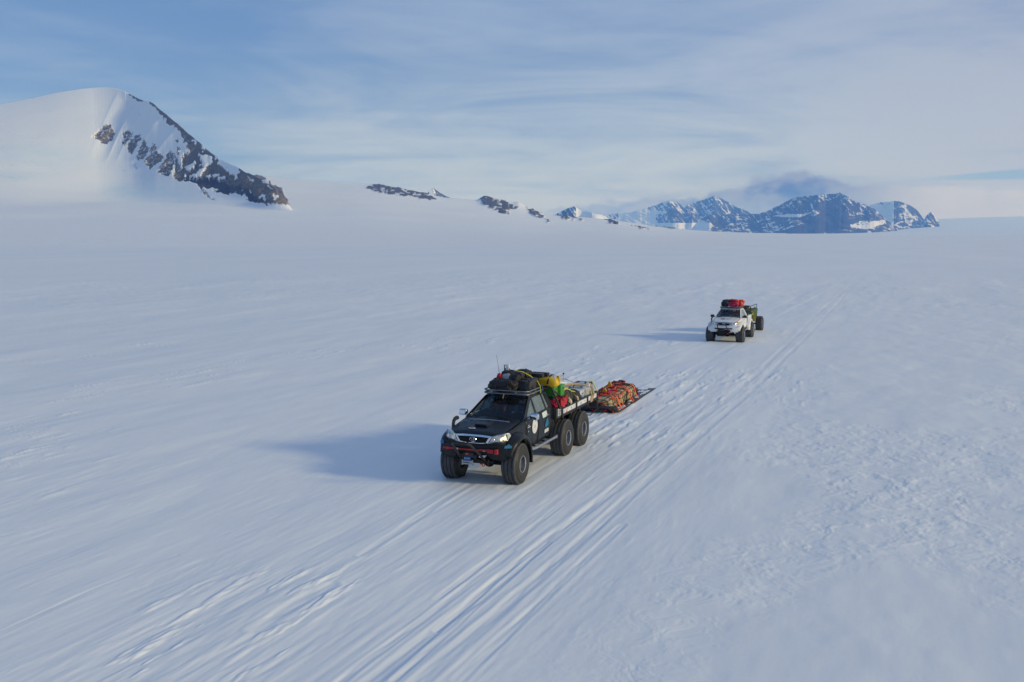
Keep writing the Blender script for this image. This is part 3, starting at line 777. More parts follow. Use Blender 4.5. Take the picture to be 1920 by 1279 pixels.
M_INKR = mat('red_print', (0.50, 0.03, 0.05), 0.5)
M_INKB = mat('pale_blue_print', (0.28, 0.42, 0.62), 0.5)
M_PLATE = mat('blue_plate', (0.012, 0.055, 0.20), 0.4)
M_ORANGE = mat('orange_webbing', (0.72, 0.10, 0.02), 0.6, 0, 0.2, 80, 0.25, 14)
M_AMBER = mat('amber_lens', (0.85, 0.42, 0.10), 0.2)
M_GLASS = glass_material('tinted_windscreen', (0.50, 0.62, 0.64), 1.38, 0.03)
M_GLASS_S = glass_material('tinted_side_glass', (0.66, 0.75, 0.75), 1.6, 0.26)
M_LENS = mat('headlamp_reflector', (0.42, 0.44, 0.43), 0.26, 0.45, 0.5, 16, 0.35, 9, coat=1.0)
M_SEAT = mat('dark_seat_cloth', (0.022, 0.024, 0.03), 0.85)
M_NYL = mat('black_nylon', (0.013, 0.014, 0.016), 0.62, 0, 0.5, 26, 0.35, 6)
M_NYLG = mat('charcoal_nylon', (0.035, 0.035, 0.037), 0.7, 0, 0.5, 26, 0.35, 6)
M_YEL = mat('yellow_pvc', (0.66, 0.42, 0.01), 0.42, 0, 0.35, 14, 0.18, 5)
M_GRN = mat('green_plastic', (0.05, 0.30, 0.035), 0.45, 0, 0.1, 12, 0.2, 5)
M_GRND = mat('dark_green_canvas', (0.042, 0.085, 0.040), 0.75, 0, 0.6, 9, 0.4, 4)
M_REDB = mat('red_nylon', (0.45, 0.012, 0.028), 0.55, 0, 0.6, 16, 0.3, 6)
M_CRIM = mat('crimson_nylon', (0.50, 0.014, 0.075), 0.5, 0, 0.6, 16, 0.25, 6)
M_ORB = mat('orange_nylon', (0.75, 0.085, 0.025), 0.5, 0, 0.6, 16, 0.25, 6)
M_TAN = mat('tan_canvas', (0.47, 0.37, 0.22), 0.8, 0, 0.5, 14, 0.30, 5)
M_OLIVE = mat('olive_canvas', (0.055, 0.055, 0.030), 0.8, 0, 0.5, 14, 0.4, 6)
M_CASE = mat('grey_hard_case', (0.36, 0.37, 0.38), 0.5, 0, 0.15, 20, 0.15, 5)
M_ALU = mat('aluminium_case', (0.60, 0.61, 0.62), 0.38, 0.35, 0.15, 20, 0.15, 5)
M_BLUEB = mat('blue_plastic', (0.015, 0.05, 0.16), 0.5)
M_WEB = mat('beige_webbing', (0.62, 0.45, 0.24), 0.65, 0, 0.3, 60, 0.2, 15)
M_WEBY = mat('yellow_webbing', (0.66, 0.68, 0.03), 0.6, 0, 0.3, 60, 0.15, 15)
M_NET = mat('black_net_cord', (0.012, 0.012, 0.013), 0.75)
M_SLED = mat('dark_plastic_sheet', (0.045, 0.045, 0.052), 0.42, 0, 0.15, 8, 0.5, 1.6)
M_SKIN = mat('skin', (0.48, 0.27, 0.19), 0.55)
M_HAIR = mat('dark_hair', (0.03, 0.02, 0.015), 0.7)
M_JACKB = mat('blue_jacket', (0.02, 0.07, 0.25), 0.75, 0, 0.4, 30, 0.25, 8)
M_JACKO = mat('orange_jacket', (0.50, 0.09, 0.03), 0.75, 0, 0.4, 30, 0.25, 8)
M_SNOWP = mat('loose_snow', (0.80, 0.83, 0.88), 0.6, 0, 0.5, 20)

# ================================================================== WHEEL
T_OUT = 1.085; TYRE_W = 0.46; R_T = 0.535; AXLE_Z = 0.485
def wheel_parts(parent, a, b_out, sgn, TYRE_W=0.46):
    """wheel (dark disc) > tyre, rim; b_out outer face, sgn +1 left, -1 right"""
    yc = sgn * (b_out - TYRE_W / 2); c = (a, yc, AXLE_Z)
    def squash(p):
        lim = -AXLE_Z - 0.015
        if p.z < lim + 0.06:
            k = (lim + 0.06 - p.z)
            z = max(p.z, lim)
            return Vector((p.x, p.y * (1 + 0.9 * min(k, 0.1)), z))
        return p
    w = MB()
    w.lathe([(0.0, 0.135), (0.045, 0.135), (0.055, 0.10), (0.085, 0.095), (0.10, 0.108), (0.155, 0.11), (0.180, 0.095), (0.192, 0.13), (0.199, 0.192), (0.197, -0.16), (0.0, -0.16)], c, 32, sgn=sgn)
    wo = w.build('wheel', M_HUB, parent)
    t = MB()
    half = [(0.500, 0.190), (0.524, 0.178), (0.533, 0.160), (0.5355, 0.128), (0.534, 0.122), (0.508, 0.118), (0.508, 0.090), (0.536, 0.086), (0.5385, 0.022), (0.537, 0.018)]
    prof = half + [(0.510, 0.014), (0.510, -0.014)] + [(r, -h) for r, h in half[::-1]]
    t.mi = 0; t.lathe(prof, c, 72, fn=squash, sgn=sgn)
    side = [(0.202, 0.155), (0.214, 0.196), (0.232, 0.214), (0.262, 0.222), (0.30, 0.230), (0.345, 0.233), (0.350, 0.228), (0.40, 0.228), (0.450, 0.218), (0.456, 0.212), (0.486, 0.200), (0.500, 0.190)]
    t.mi = 1; t.lathe(side, c, 72, fn=squash, sgn=sgn)
    t.lathe([(r, -h) for r, h in side], c, 72, fn=squash, sgn=sgn)
    # sipes across the ribs
    t.mi = 0
    for k in range(64):
        an = 2 * math.pi * k / 64
        if math.sin(an) < -0.86: continue
        for h0 in (0.150, 0.054, -0.054, -0.150):
            rr = 0.5385
            p = Vector((rr * math.cos(an), h0 * sgn, rr * math.sin(an)))
            t.box(Vector(c) + p, (0.010, 0.034, 0.016), rot=(0, math.pi / 2 - an + (0), 0))
    t.build('tyre', [M_RUB, M_SIDEW], wo)
    r = MB()
    r.lathe([(0.199, 0.190), (0.201, 0.205), (0.207, 0.214), (0.219, 0.214), (0.225, 0.204), (0.224, 0.185)], c, 48, sgn=sgn)
    r.build('rim', M_RIM, wo)
    return wo

# ================================================================== PICKUP TRUCK (front axle at the origin, x forward, y left)
def smoothstep1(x, a, b):
    t = max(0.0, min(1.0, (x - a) / (b - a))); return t * t * (3 - 2 * t)
def arch_z(a):
    r = 0.655; d = abs(a)
    return AXLE_Z + math.sqrt(max(r * r - d * d, 0.0)) if d < r else 0.0
BODY_ST = [(0.745, 0.52, 1.275, 0.90), (0.725, 0.64, 1.30, 0.88), (0.66, 0.74, 1.325, 0.86), (0.56, 0.80, 1.345, 0.80), (0.42, 0.835, 1.365, 0.8), (0.2, 0.86, 1.39, 0.8), (0.0, 0.87, 1.412, 0.8), (-0.2, 0.875, 1.437, 0.8), (-0.42, 0.88, 1.462, 0.8), (-0.58, 0.88, 1.485, 0.72), (-0.64, 0.88, 1.495, 0.69), (-0.80, 0.885, 1.51, 0.69), (-1.2, 0.89, 1.52, 0.69), (-1.6, 0.89, 1.53, 0.70), (-2.1, 0.89, 1.545, 0.72), (-2.5, 0.885, 1.555, 0.78), (-2.82, 0.875, 1.565, 0.82), (-2.89, 0.84, 1.55, 0.84)]
def body_half(a):
    st = BODY_ST
    for (a0, *p0), (a1, *p1) in zip(st[:-1], st[1:]):
        if a1 <= a <= a0:
            t = (a0 - a) / (a0 - a1); return [x + (y - x) * t for x, y in zip(p0, p1)]
    return list(st[-1][1:]) if a < st[-1][0] else list(st[0][1:])
def body_side_b(a, z):
    """half width of the body side at height z"""
    hw, zt, zb = body_half(a)
    if z > zt - 0.2: return hw - 0.055 * ((z - (zt - 0.2)) / 0.2) ** 2
    return hw - 0.035 * ((zt - 0.2 - z) / 0.65) ** 2
def side_b(z):
    """greenhouse: half width at height z (tumblehome)"""
    return 0.838 - 0.215 * max(0.0, (z - 1.53) / 0.45) ** 1.15

def build_truck(name, loc, rz, label, six):
    paint = M_BLACK if six else M_WHITE
    tk = empty(name, loc, rz, label, 'truck', 'expedition trucks driving across the snow')
    w1 = 3.655 if six else 3.50
    axles = [0.0, -w1] + ([-w1 - 1.48] if six else [])
    # ---- chassis
    m = MB(); rear = -6.6 if six else -4.5
    for s in (-1, 1): m.box(((0.6 + rear) / 2, 0.42 * s, 0.80), (0.6 - rear, 0.09, 0.17), bev=0.01)
    for x in np.arange(rear + 0.2, 0.4, 0.9): m.box((x, 0, 0.80), (0.09, 0.80, 0.12), bev=0.01)
    m.box((-0.25, 0, 0.80), (0.75, 0.62, 0.34), bev=0.05)
    m.box((-1.5, 0.0, 0.70), (0.8, 0.34, 0.22), bev=0.05)
    m.box((-1.75, -0.55, 0.70), (1.4, 0.36, 0.20), bev=0.04)
    m.box((-1.2, 0, 0.74), (3.1, 1.55, 0.03))
    m.build('chassis', M_UNDER, tk)
    for a in axles:
        m = MB(); m.tube([(a, -T_OUT + 0.34, AXLE_Z), (a, T_OUT - 0.34, AXLE_Z)], 0.055, 10)
        m.lathe([(0.0, -0.11), (0.09, -0.10), (0.14, -0.05), (0.155, 0), (0.14, 0.05), (0.09, 0.10), (0.0, 0.11)], (a, 0.12, AXLE_Z), 16, 'x')
        for s in (-1, 1):
            m.tube([(a - 0.08, 0.50 * s, AXLE_Z), (a - 0.10, 0.50 * s, 0.98)], 0.035, 8)
            m.tube([(a + 0.06, 0.46 * s, AXLE_Z), (a + 0.06, 0.46 * s, 0.9)], 0.06, 10)
            m.tube([(a, 0.4 * s, AXLE_Z - 0.05), (a - 0.9, 0.42 * s, 0.72)], 0.03, 8)
        m.tube([(a + 0.16, -0.62, AXLE_Z - 0.02), (a + 0.16, 0.62, AXLE_Z - 0.02)], 0.022, 8)
        m.build('axle', M_UNDER, tk)
        for s in (1, -1):
            wo_ = wheel_parts(tk, a, T_OUT, s)
            if not six: wo_.scale = (1, 1.10, 1)
    # ---- lower body shell
    m = MB(); rings = []
    aa = sorted(set([x[0] for x in BODY_ST] + list(np.arange(-0.62, 0.62, 0.1))), reverse=True)
    for a in aa:
        hw, zt, zb = body_half(a)
        az_ = arch_z(a)
        if az_ > 0: zb = max(zb, az_)
        zs = [zt - 0.2 * k / 4 for k in range(0, 5)] ; zl = zt - 0.2
        zb = min(zb, zl - 0.02)
        half = [(0.0, zt - 0.012), (hw * 0.5, zt - 0.014), (hw - 0.11, zt - 0.020)]
        half += [(body_side_b(a, z), z - (0.012 if i == 0 else 0)) for i, z in enumerate(zs)]
        half += [(body_side_b(a, zl + (zb - zl) * k / 4), zl + (zb - zl) * k / 4) for k in range(1, 5)]
        half += [(hw - 0.09, zb - 0.001), (0.0, zb - 0.001)]
        ring = [(a, b, z) for b, z in half] + [(a, -b, z) for b, z in half[-2:0:-1]]
        rings.append(ring)
    m.rings(rings)
    # roof skin
    rows = []
    for a, zc, hb in ((-1.50, 1.962, 0.585), (-1.56, 1.982, 0.60), (-1.75, 2.005, 0.615), (-2.1, 2.015, 0.62), (-2.45, 2.005, 0.618), (-2.70, 1.98, 0.61), (-2.80, 1.955, 0.60)):
        row = []
        for k in range(-6, 7):
            t = k / 6.0; row.append((a, hb * t * (1 if abs(t) < 1 else 1.03), zc - 0.040 * abs(t) ** 2.2 - (0.030 if abs(t) > 0.99 else 0)))
        rows.append(row)
    m.grid(rows)
    # pillars and side frames
    def side_poly(pts, s, inset=0.0): return [(a, s * (side_b(z) - inset), z) for a, z in pts]
    frames = [[(-0.60, 1.495), (-0.70, 1.512), (-0.84, 1.525), (-1.62, 1.93), (-1.62, 1.985), (-1.50, 1.965)],
              [(-1.50, 1.965), (-1.62, 1.985), (-2.10, 2.00), (-2.72, 1.97), (-2.80, 1.93), (-2.60, 1.915), (-2.2, 1.935), (-1.62, 1.925)],
              [(-1.52, 1.525), (-1.62, 1.525), (-1.70, 1.928), (-1.63, 1.928)],
              [(-2.33, 1.54), (-2.41, 1.54), (-2.45, 1.926), (-2.39, 1.93)],
              [(-2.60, 1.55), (-2.885, 1.55), (-2.80, 1.94), (-2.58, 1.918)]]
    for s in (1, -1):
        for f in frames: m.prism(side_poly(f, s), (0, -0.035 * s, 0))
    # back wall of the cab round the rear window
    for p in ([(-2.885, 0.84, 1.55), (-2.885, 0.70, 1.55), (-2.80, 0.55, 1.94), (-2.80, 0.645, 1.94)], [(-2.885, -0.84, 1.55), (-2.885, -0.70, 1.55), (-2.80, -0.55, 1.94), (-2.80, -0.645, 1.94)],
              [(-2.80, -0.62, 1.94), (-2.815, -0.57, 1.885), (-2.815, 0.57, 1.885), (-2.80, 0.62, 1.94)]):
        m.prism(p, (0.03, 0, 0))
    body = m.build('body', paint, tk, 40)
    # cabin: seats, dashboard, wheel
    m = MB()
    m.box((-0.95, 0, 1.40), (0.45, 1.40, 0.18), bev=0.05)
    for y in (0.38, -0.38):
        m.box((-1.72, y, 1.18), (0.50, 0.50, 0.18), bev=0.06)
        m.box((-2.00, y, 1.48), (0.14, 0.46, 0.60), rot=(0, -0.22, 0), bev=0.05)
        m.box((-2.08, y, 1.82), (0.09, 0.24, 0.14), rot=(0, -0.2, 0), bev=0.03)
    m.box((-2.68, 0, 1.42), (0.16, 1.3, 0.55), bev=0.05)
    m.box((-1.9, 0, 1.02), (1.9, 1.5, 0.06))
    m.build('cabin_interior', M_SEAT, tk)
    m = MB(); ring = []
    for k in range(20):
        an = 2 * math.pi * k / 20; ring.append((-1.28 + 0.08 * math.sin(an), 0.38 + 0.185 * math.cos(an), 1.50 + 0.165 * math.sin(an)))
    m.tube(ring, 0.016, 6, closed=True); m.tube([(-1.28, 0.2, 1.5), (-1.28, 0.56, 1.5)], 0.014, 6); m.tube([(-1.28, 0.38, 1.5), (-1.05, 0.38, 1.42)], 0.02, 6)
    m.build('steering_wheel', M_TRIM, tk)
    # ---- glazing
    def ws_pt(t, k):      # t 0 base..1 top, k -1..1
        b = (0.735 + (0.565 - 0.735) * t) * k
        a = -0.665 - 0.06 * k * k + (-0.855 + 0.0) * t - 0.02 * t * k * k
        return (a, b, 1.495 - 0.004 * k * k + 0.462 * t + 0.028 * math.sin(math.pi * t) - 0.01 * t * k * k)
    m = MB(); m.grid([[ws_pt(t / 6, k / 6) for k in range(-6, 7)] for t in range(7)])
    ws = m.build('windscreen', M_GLASS, tk)
    m = MB()
    m.tube([ws_pt(t / 8, -1) for t in range(9)], 0.022, 6); m.tube([ws_pt(t / 8, 1) for t in range(9)], 0.022, 6); m.tube([ws_pt(1, k / 6) for k in range(-6, 7)], 0.022, 6)
    m.tube([ws_pt(0, k / 6) for k in range(-6, 7)], 0.016, 6)
    m.build('windscreen_seal', M_TRIM if six else M_TRIM, ws)
    for y0, y1 in ((0.52, -0.02), (-0.08, -0.60)):
        m = MB(); p0 = Vector(ws_pt(-0.02, y0 / 0.73)); p1 = Vector(ws_pt(0.05, y1 / 0.73))
        m.tube([p0 + Vector((0.03, 0, 0.01)), p0 + Vector((0.0, -0.1, 0.04)), p1 + Vector((0.01, 0, 0.025))], 0.010, 5)
        m.build('wiper', M_TRIM, ws)
    m = MB(); m.prism([(-2.872, -0.70, 1.56), (-2.872, 0.70, 1.56), (-2.818, 0.565, 1.88), (-2.818, -0.565, 1.88)], (0.006, 0, 0))
    m.build('rear_window', M_GLASS_S, tk)
    m = MB(); ov = [Vector(ws_pt(0.80, 0.0)) + Vector((-0.05, 0, -0.02))]
    m.box(ov[0], (0.02, 0.24, 0.06), bev=0.008); m.tube([ov[0], ov[0] + Vector((-0.02, 0, 0.09))], 0.008, 5)
    m.build('inner_mirror', M_TRIM, tk)
    glass = [[(-0.86, 1.53), (-1.52, 1.53), (-1.63, 1.925)], [(-1.62, 1.53), (-2.33, 1.545), (-2.39, 1.925), (-1.70, 1.925)], [(-2.41, 1.545), (-2.60, 1.555), (-2.58, 1.915), (-2.45, 1.925)]]
    # ---- doors
    doors = [(-0.70, -1.555, glass[0]), (-1.575, -2.46, glass[1])]
    for s in (1, -1):
        for i, (a0, a1, gl) in enumerate(doors):
            m = MB(); rows = []
            for k in range(13):
                z = 0.755 + (1.505 - 0.755) * k / 12; row = []
                for j in range(9):
                    t = j / 8; x0 = a0 if i == 0 else a0; x1 = a1
                    if i == 1: x1 = a1 + 0.20 * smoothstep1(1.1 - z, 0.0, 0.35)
                    a = x0 + (x1 - x0) * t
                    row.append((a, s * (body_side_b(a, z) + 0.007 + (0.010 if 0.98 < z < 1.06 else 0)), z))
                rows.append(row)
            m.grid(rows)
            d = m.build('door', paint, tk, 40, solid=0.006)
            g = MB(); g.prism(side_poly(gl, s, 0.016), (0, -0.005 * s, 0)); g.build('window', M_GLASS_S, d)
            h = MB(); hx = a1 + 0.17; hb = body_side_b(hx, 1.375) + 0.03
            h.tube([(hx + 0.09, s * (hb - 0.02), 1.375), (hx + 0.075, s * hb, 1.375), (hx - 0.075, s * hb, 1.38), (hx - 0.09, s * (hb - 0.02), 1.38)], 0.014, 8)
            h.build('handle', M_CHROME if six else M_TRIM, d)
        g = MB(); g.prism(side_poly(glass[2], s, 0.016), (0, -0.005 * s, 0)); g.build('quarter_window', M_GLASS_S, tk)
    # ---- hood with scoop
    m = MB(); rows = []
    hst = [(0.735, 0.50, 1.295), (0.69, 0.60, 1.325), (0.55, 0.70, 1.355), (0.3, 0.745, 1.392), (0.0, 0.765, 1.432), (-0.3, 0.775, 1.468), (-0.62, 0.775, 1.500)]
    for a, hb, z in hst:
        row = []
        for k in range(-10, 11):
            t = k / 10.0
            cr = 0.030 * (1 - abs(t) ** 2.5) + 0.012 * smoothstep1(0.62 - abs(t), 0, 0.12) - (0.02 if abs(t) > 0.95 else 0)
            row.append((a - 0.02 * t * t, hb * t, z + cr * min(1, (0.80 - a) / 0.15)))
        rows.append(row)
    m.grid(rows); hood = m.build('hood', paint, tk, 50)
    if six:
        m = MB(); zc = 1.447
        m.rings([[(0.27, -0.18, zc), (0.27, 0.18, zc), (0.27, 0.15, zc + 0.055), (0.27, -0.15, zc + 0.055)], [(0.10, -0.20, zc + 0.01), (0.10, 0.20, zc + 0.01), (0.10, 0.165, zc + 0.085), (0.10, -0.165, zc + 0.085)], [(-0.28, -0.20, zc + 0.04), (-0.28, 0.20, zc + 0.04), (-0.28, 0.17, zc + 0.068), (-0.28, -0.17, zc + 0.068)]], caps=True)
        sc_ = m.build('hood_scoop', paint, hood, 30)
        m = MB(); m.box((0.273, 0, zc + 0.028), (0.01, 0.27, 0.040), bev=0.004); m.build('scoop_opening', M_UNDER, hood)
        m = MB(); m.tube([(-0.30, b * 0.57, 1.512 - 0.02 * b * b) for b in np.linspace(-1, 1, 9)], 0.017, 8); m.build('hood_deflector', M_STEEL, hood)
        m = MB(); e = [(0.46 + 0.055 * math.sin(t), -0.16 + 0.095 * math.cos(t), 1.4195 - 0.055 * 0.145 * math.sin(t) + 0.004) for t in np.linspace(0, 2 * math.pi, 21)[:-1]]
        m.prism(e, (0, 0, 0.004)); m.build('hood_sticker', M_STK, hood)
        m = MB(); e = [(0.46 + 0.03 * math.sin(t), -0.16 + 0.065 * math.cos(t), 1.4195 - 0.03 * 0.145 * math.sin(t) + 0.010) for t in np.linspace(0, 2 * math.pi, 21)[:-1]]
        m.prism(e, (0, 0, 0.003)); m.build('hood_sticker_print', M_INKR, hood)
    else:
        for b0, b1, mm in ((-0.30, -0.22, M_INK), (-0.215, -0.135, M_INK), (-0.13, -0.05, M_INK), (-0.04, 0.02, M_STK), (0.10, 0.24, M_PANELG)):
            m = MB(); zc = lambda a: 1.392 + (0.3 - a) * 0.133 + 0.0435
            m.prism([(0.16, b0, zc(0.16)), (0.16, b1, zc(0.16)), (-0.04, b1, zc(-0.04)), (-0.04, b0, zc(-0.04))], (0, 0, 0.004)); m.build('hood_sticker', mm, hood)
    # ---- grille
    def front_a(z): return 0.762 + (1.30 - z) * 0.06
    def fpoly(pts, off=0.0): return [(front_a(z) + off - 0.10 * abs(b) ** 2.2, b, z) for b, z in pts]
    outer = [(-0.40, 1.115), (-0.20, 1.10), (0.20, 1.10), (0.40, 1.115), (0.52, 1.30), (0.26, 1.325), (-0.26, 1.325), (-0.52, 1.30)]
    inner = [(-0.355, 1.135), (-0.20, 1.12), (0.20, 1.12), (0.355, 1.135), (0.435, 1.262), (0.22, 1.278), (-0.22, 1.278), (-0.435, 1.262)]
    m = MB(); o_, i_ = fpoly(outer), fpoly(inner, 0.006); n = len(o_)
    for k in range(n):
        q = [o_[k], o_[(k + 1) % n], i_[(k + 1) % n], i_[k]]
        m.prism(q, (-0.03, 0, 0))
    gr = m.build('grille', M_CHROME if six else M_STEEL, tk, 30, bevel=0.004)
    m = MB(); m.prism(fpoly(inner, -0.012), (-0.02, 0, 0))
    for z in (1.155, 1.185, 1.215, 1.245):
        hb = 0.37 + (z - 1.135) * 0.6
        m.tube([(front_a(z) - 0.008 - 0.10 * abs(b) ** 2.2, b, z) for b in np.linspace(-hb, hb, 9)], 0.008, 5)
    m.build('grille_mesh', M_UNDER, gr)
    # emblem: three ovals
    m = MB()
    for w_, h_, dz in ((0.085, 0.056, 0.0), (0.030, 0.050, 0.0), (0.060, 0.022, 0.026)):
        m.tube([(front_a(1.2) + 0.012, w_ * math.cos(t), 1.20 + dz + h_ * math.sin(t)) for t in np.linspace(0, 2 * math.pi, 25)[:-1]], 0.0075, 6, closed=True)
    m.build('emblem', M_CHROME, gr)
    # ---- headlights
    for s in (1, -1):
        F = [(0.752, 0.405, 1.118), (0.745, 0.53, 1.302), (0.66, 0.665, 1.338), (0.52, 0.78, 1.362), (0.385, 0.835, 1.355), (0.36, 0.868, 1.29), (0.50, 0.845, 1.185), (0.62, 0.745, 1.140)]
        F = [(a, s * b, z) for a, b, z in F]
        cen = Vector((0.66, s * 0.66, 1.24)); m = MB()
        out = [Vector(p) + Vector((0.022, 0.016 * s, 0.0)) for p in F]; mid = [cen + (Vector(p) - cen) * 0.55 + Vector((0.045, 0.03 * s, 0.0)) for p in out]
        vs2 = out + mid + [cen + Vector((0.062, 0.045 * s, 0))] + [Vector(p) + Vector((-0.06, -0.03 * s, 0)) for p in F]
        n = 8; fc = []
        for k in range(n):
            fc += [[k, (k + 1) % n, n + (k + 1) % n, n + k], [n + k, n + (k + 1) % n, 2 * n], [(k + 1) % n, k, 2 * n + 1 + k, 2 * n + 1 + (k + 1) % n]]
        m.mesh(vs2, fc); hl = m.build('headlight', M_LENS, tk, 25)
        m = MB()
        for (a, b, z, r) in ((0.735, 0.55, 1.215, 0.062), (0.69, 0.68, 1.245, 0.052)):
            m.lathe([(r, 0.022), (r * 0.75, 0.050), (0.0, 0.058)], (a - 0.015, b * s, z), 16, 'x')
        m.build('lamp_bowl', M_CHROME, hl)
        m = MB(); P = [Vector((0.50, s * 0.838, 1.20)), Vector((0.385, s * 0.872, 1.285)), Vector((0.40, s * 0.850, 1.35)), Vector((0.50, s * 0.815, 1.345))]
        m.prism([p + Vector((0.03, 0.028 * s, 0)) for p in P], (-0.015, -0.01 * s, 0)); m.build('indicator', M_AMBER if not six else M_PANELG, hl)
    # ---- bumper
    m = MB(); rings = []
    for k in range(-12, 13):
        t = k / 12; b = 0.88 * t; a = 0.82 - 0.17 * abs(t) ** 2.6
        zt, zl = 1.095, 0.84 - 0.15 * smoothstep1(abs(t), 0.38, 0.62)
        rings.append([(a - 0.05, b, zt), (a, b, zt - 0.035), (a + 0.015, b, (zt + zl) / 2), (a - 0.01, b, zl + 0.03), (a - 0.06, b, zl), (a - 0.22, b, zl), (a - 0.22, b, zt)])
    m.rings(rings)
    for s in (1, -1): m.prism([(0.74, 0.36 * s, 0.87), (0.70, 0.80 * s, 0.82), (0.60, 0.80 * s, 0.66), (0.66, 0.42 * s, 0.70)], (-0.12, 0, 0), bev=0.01)
    bp = m.build('bumper', paint, tk, 35)
    m = MB(); m.box((0.795, 0, 0.915), (0.09, 1.10, 0.075), bev=0.012); m.build('bumper_slot', M_UNDER, bp)
    if six:
        for b in (0.335, 0.375):
            m = MB(); m.lathe([(0.0, 0.02), (0.016, 0.015), (0.02, 0.0)], (0.80, b, 0.815), 10, 'x'); m.build('marker_light', M_CHROME, bp)
    # ---- winch, fairlead, recovery shackle, front crossbeam
    m = MB(); m.box((0.72, -0.03, 0.66), (0.22, 0.62, 0.10), bev=0.02); m.box((0.60, 0, 0.625), (0.14, 1.0, 0.06), bev=0.015)
    for s in (1, -1): m.tube([(0.78, 0.44 * s, 0.70), (0.86, 0.44 * s, 0.64), (0.82, 0.44 * s, 0.58)], 0.02, 6)
    wi = m.build('winch_mount', M_UNDER, tk)
    m = MB(); m.lathe([(0.0, -0.22), (0.085, -0.22), (0.09, -0.12), (0.05, -0.11), (0.05, 0.11), (0.09, 0.12), (0.085, 0.22), (0, 0.22)], (0.74, -0.10, 0.76), 16, 'y')
    m.box((0.80, -0.10, 0.80), (0.10, 0.30, 0.15), bev=0.04)
    m.build('winch', M_NYLG, tk)
    if six:
        m = MB(); m.box((0.86, -0.115, 0.715), (0.012, 0.20, 0.105), rot=(0, -0.2, 0), bev=0.003); pl_ = m.build('licence_plate', M_PLATE, tk)
        m = MB()
        for k, b in enumerate((-0.185, -0.155, -0.118, -0.088, -0.058)):
            m.box((0.8675 + 0.004, b, 0.725 - 0.006), (0.003, 0.018, 0.046), rot=(0, -0.2, 0))
        m.box((0.864, -0.115, 0.686), (0.003, 0.12, 0.012), rot=(0, -0.2, 0)); m.build('plate_lettering', M_INKB, pl_)
        m = MB(); m.box((0.862, -0.13, 0.832), (0.006, 0.075, 0.034), bev=0.002); m.build('winch_badge', M_ORANGE, tk)
    m = MB()
    for z in (0.585, 0.645): m.tube([(0.86, -0.24, z), (0.86, 0.02, z)], 0.024, 10)
    for b in (-0.25, 0.03): m.box((0.85, b, 0.615), (0.05, 0.03, 0.14), bev=0.006)
    m.build('fairlead', M_STEEL if six else M_TRIM, tk)
    m = MB(); m.tube([(0.84, 0.32 + 0.035 * math.cos(t), 0.585 + 0.04 * math.sin(t)) for t in np.linspace(0, 2 * math.pi, 13)[:-1]], 0.012, 6, closed=True)
    m.box((0.82, 0.26, 0.60), (0.04, 0.09, 0.03), bev=0.006); m.build('shackle', M_RED, tk)
    # ---- folding tow frame leaning out in front
    m = MB(); top = [(1.45, -0.22), (1.45, 0.22)]
    path = [(0.72, -0.33, 0.66), (1.30, -0.27, 1.08), (1.46, -0.25, 1.195), (1.52, -0.19, 1.235), (1.52, 0.0, 1.24), (1.52, 0.19, 1.235), (1.46, 0.25, 1.195), (1.30, 0.27, 1.08), (0.72, 0.33, 0.66)]
    m.tube(path, 0.030, 8); m.build('tow_frame', M_TRIM, tk)
    # ---- jack on the bumper
    if six:
        m = MB(); m.box((0.885, -0.05, 0.955), (0.022, 1.46, 0.036), bev=0.004)
        m.box((0.905, 0.55, 0.955), (0.07, 0.16, 0.085), bev=0.012); m.box((0.905, 0.70, 0.955), (0.08, 0.09, 0.125), bev=0.012); m.box((0.90, -0.66, 0.955), (0.05, 0.06, 0.06), bev=0.008)
        m.tube([(0.91, 0.62, 0.985), (0.93, 0.25, 0.985)], 0.014, 6)
        for b in (0.46, 0.50, 0.54): m.tube([(0.93, b, 0.955), (0.93, b, 1.01)], 0.010, 6)
        j = m.build('jack', M_RED, tk)
        for b in (-0.38, 0.12, 0.36):
            m = MB(); m.box((0.90, b, 0.957), (0.03, 0.05, 0.05), bev=0.006); m.build('jack_clamp', M_STEEL, j)
    # ---- flares
    def flare(ac, s, a_in0, a_in1, front=False):
        m = MB(); rows = []; n = 30
        th0, th1 = (23, 190) if front else (4, 190)
        for k in range(n + 1):
            th = R(th0 + (th1 - th0) * k / n); c_, s_ = math.cos(th), math.sin(th)
            k_out = 1.0
            pts = []
            for r, b in ((0.80, 0.840), (0.795, 0.90), (0.765, 0.985), (0.725, 1.050), (0.685, 1.082), (0.650, 1.085), (0.625, 1.070), (0.625, 0.99), (0.640, 0.86)):
                zz = AXLE_Z + 0.02 + r * s_ * 1.01; xx = ac + r * c_ * 1.0
                if s_ < 0: xx = ac + (r + 0.02 * -s_) * c_
                if front and c_ > 0: xx -= 0.03 * c_ * smoothstep1(c_, 0.6, 1.0)
                zz = min(zz, 1.335)
                bb = b
                if front and c_ > 0.35: bb = b - 0.16 * smoothstep1(c_, 0.45, 1.0) * (1 if b < 0.99 else 0.55)
                pts.append((xx, s * bb, zz))
            rows.append(pts)
        m.grid(rows); return m.build('fender_flare', paint, tk, 50, solid=0.012)
    for s in (1, -1):
        fo = flare(0.0, s, 0, 0, True)
        # blue mountain badge wrapped on the front of the flare
        bad = [(-0.10, 0.0), (0.09, 0.0), (0.10, 0.055), (0.045, 0.07), (0.01, 0.115), (-0.035, 0.075), (-0.09, 0.06)]
        c0 = Vector((0.625, 0.895 * s, 1.03)); ax = Vector((-0.62, 0.78 * s, 0)).normalized(); az2 = Vector((-0.45, 0, 0.89)); nrm = ax.cross(az2) * s
        if nrm.x < 0: nrm = -nrm
        m = MB(); m.prism([c0 + nrm * 0.040 + ax * (u if s > 0 else u) + az2 * (v - 0.03) for u, v in bad], nrm * 0.006)
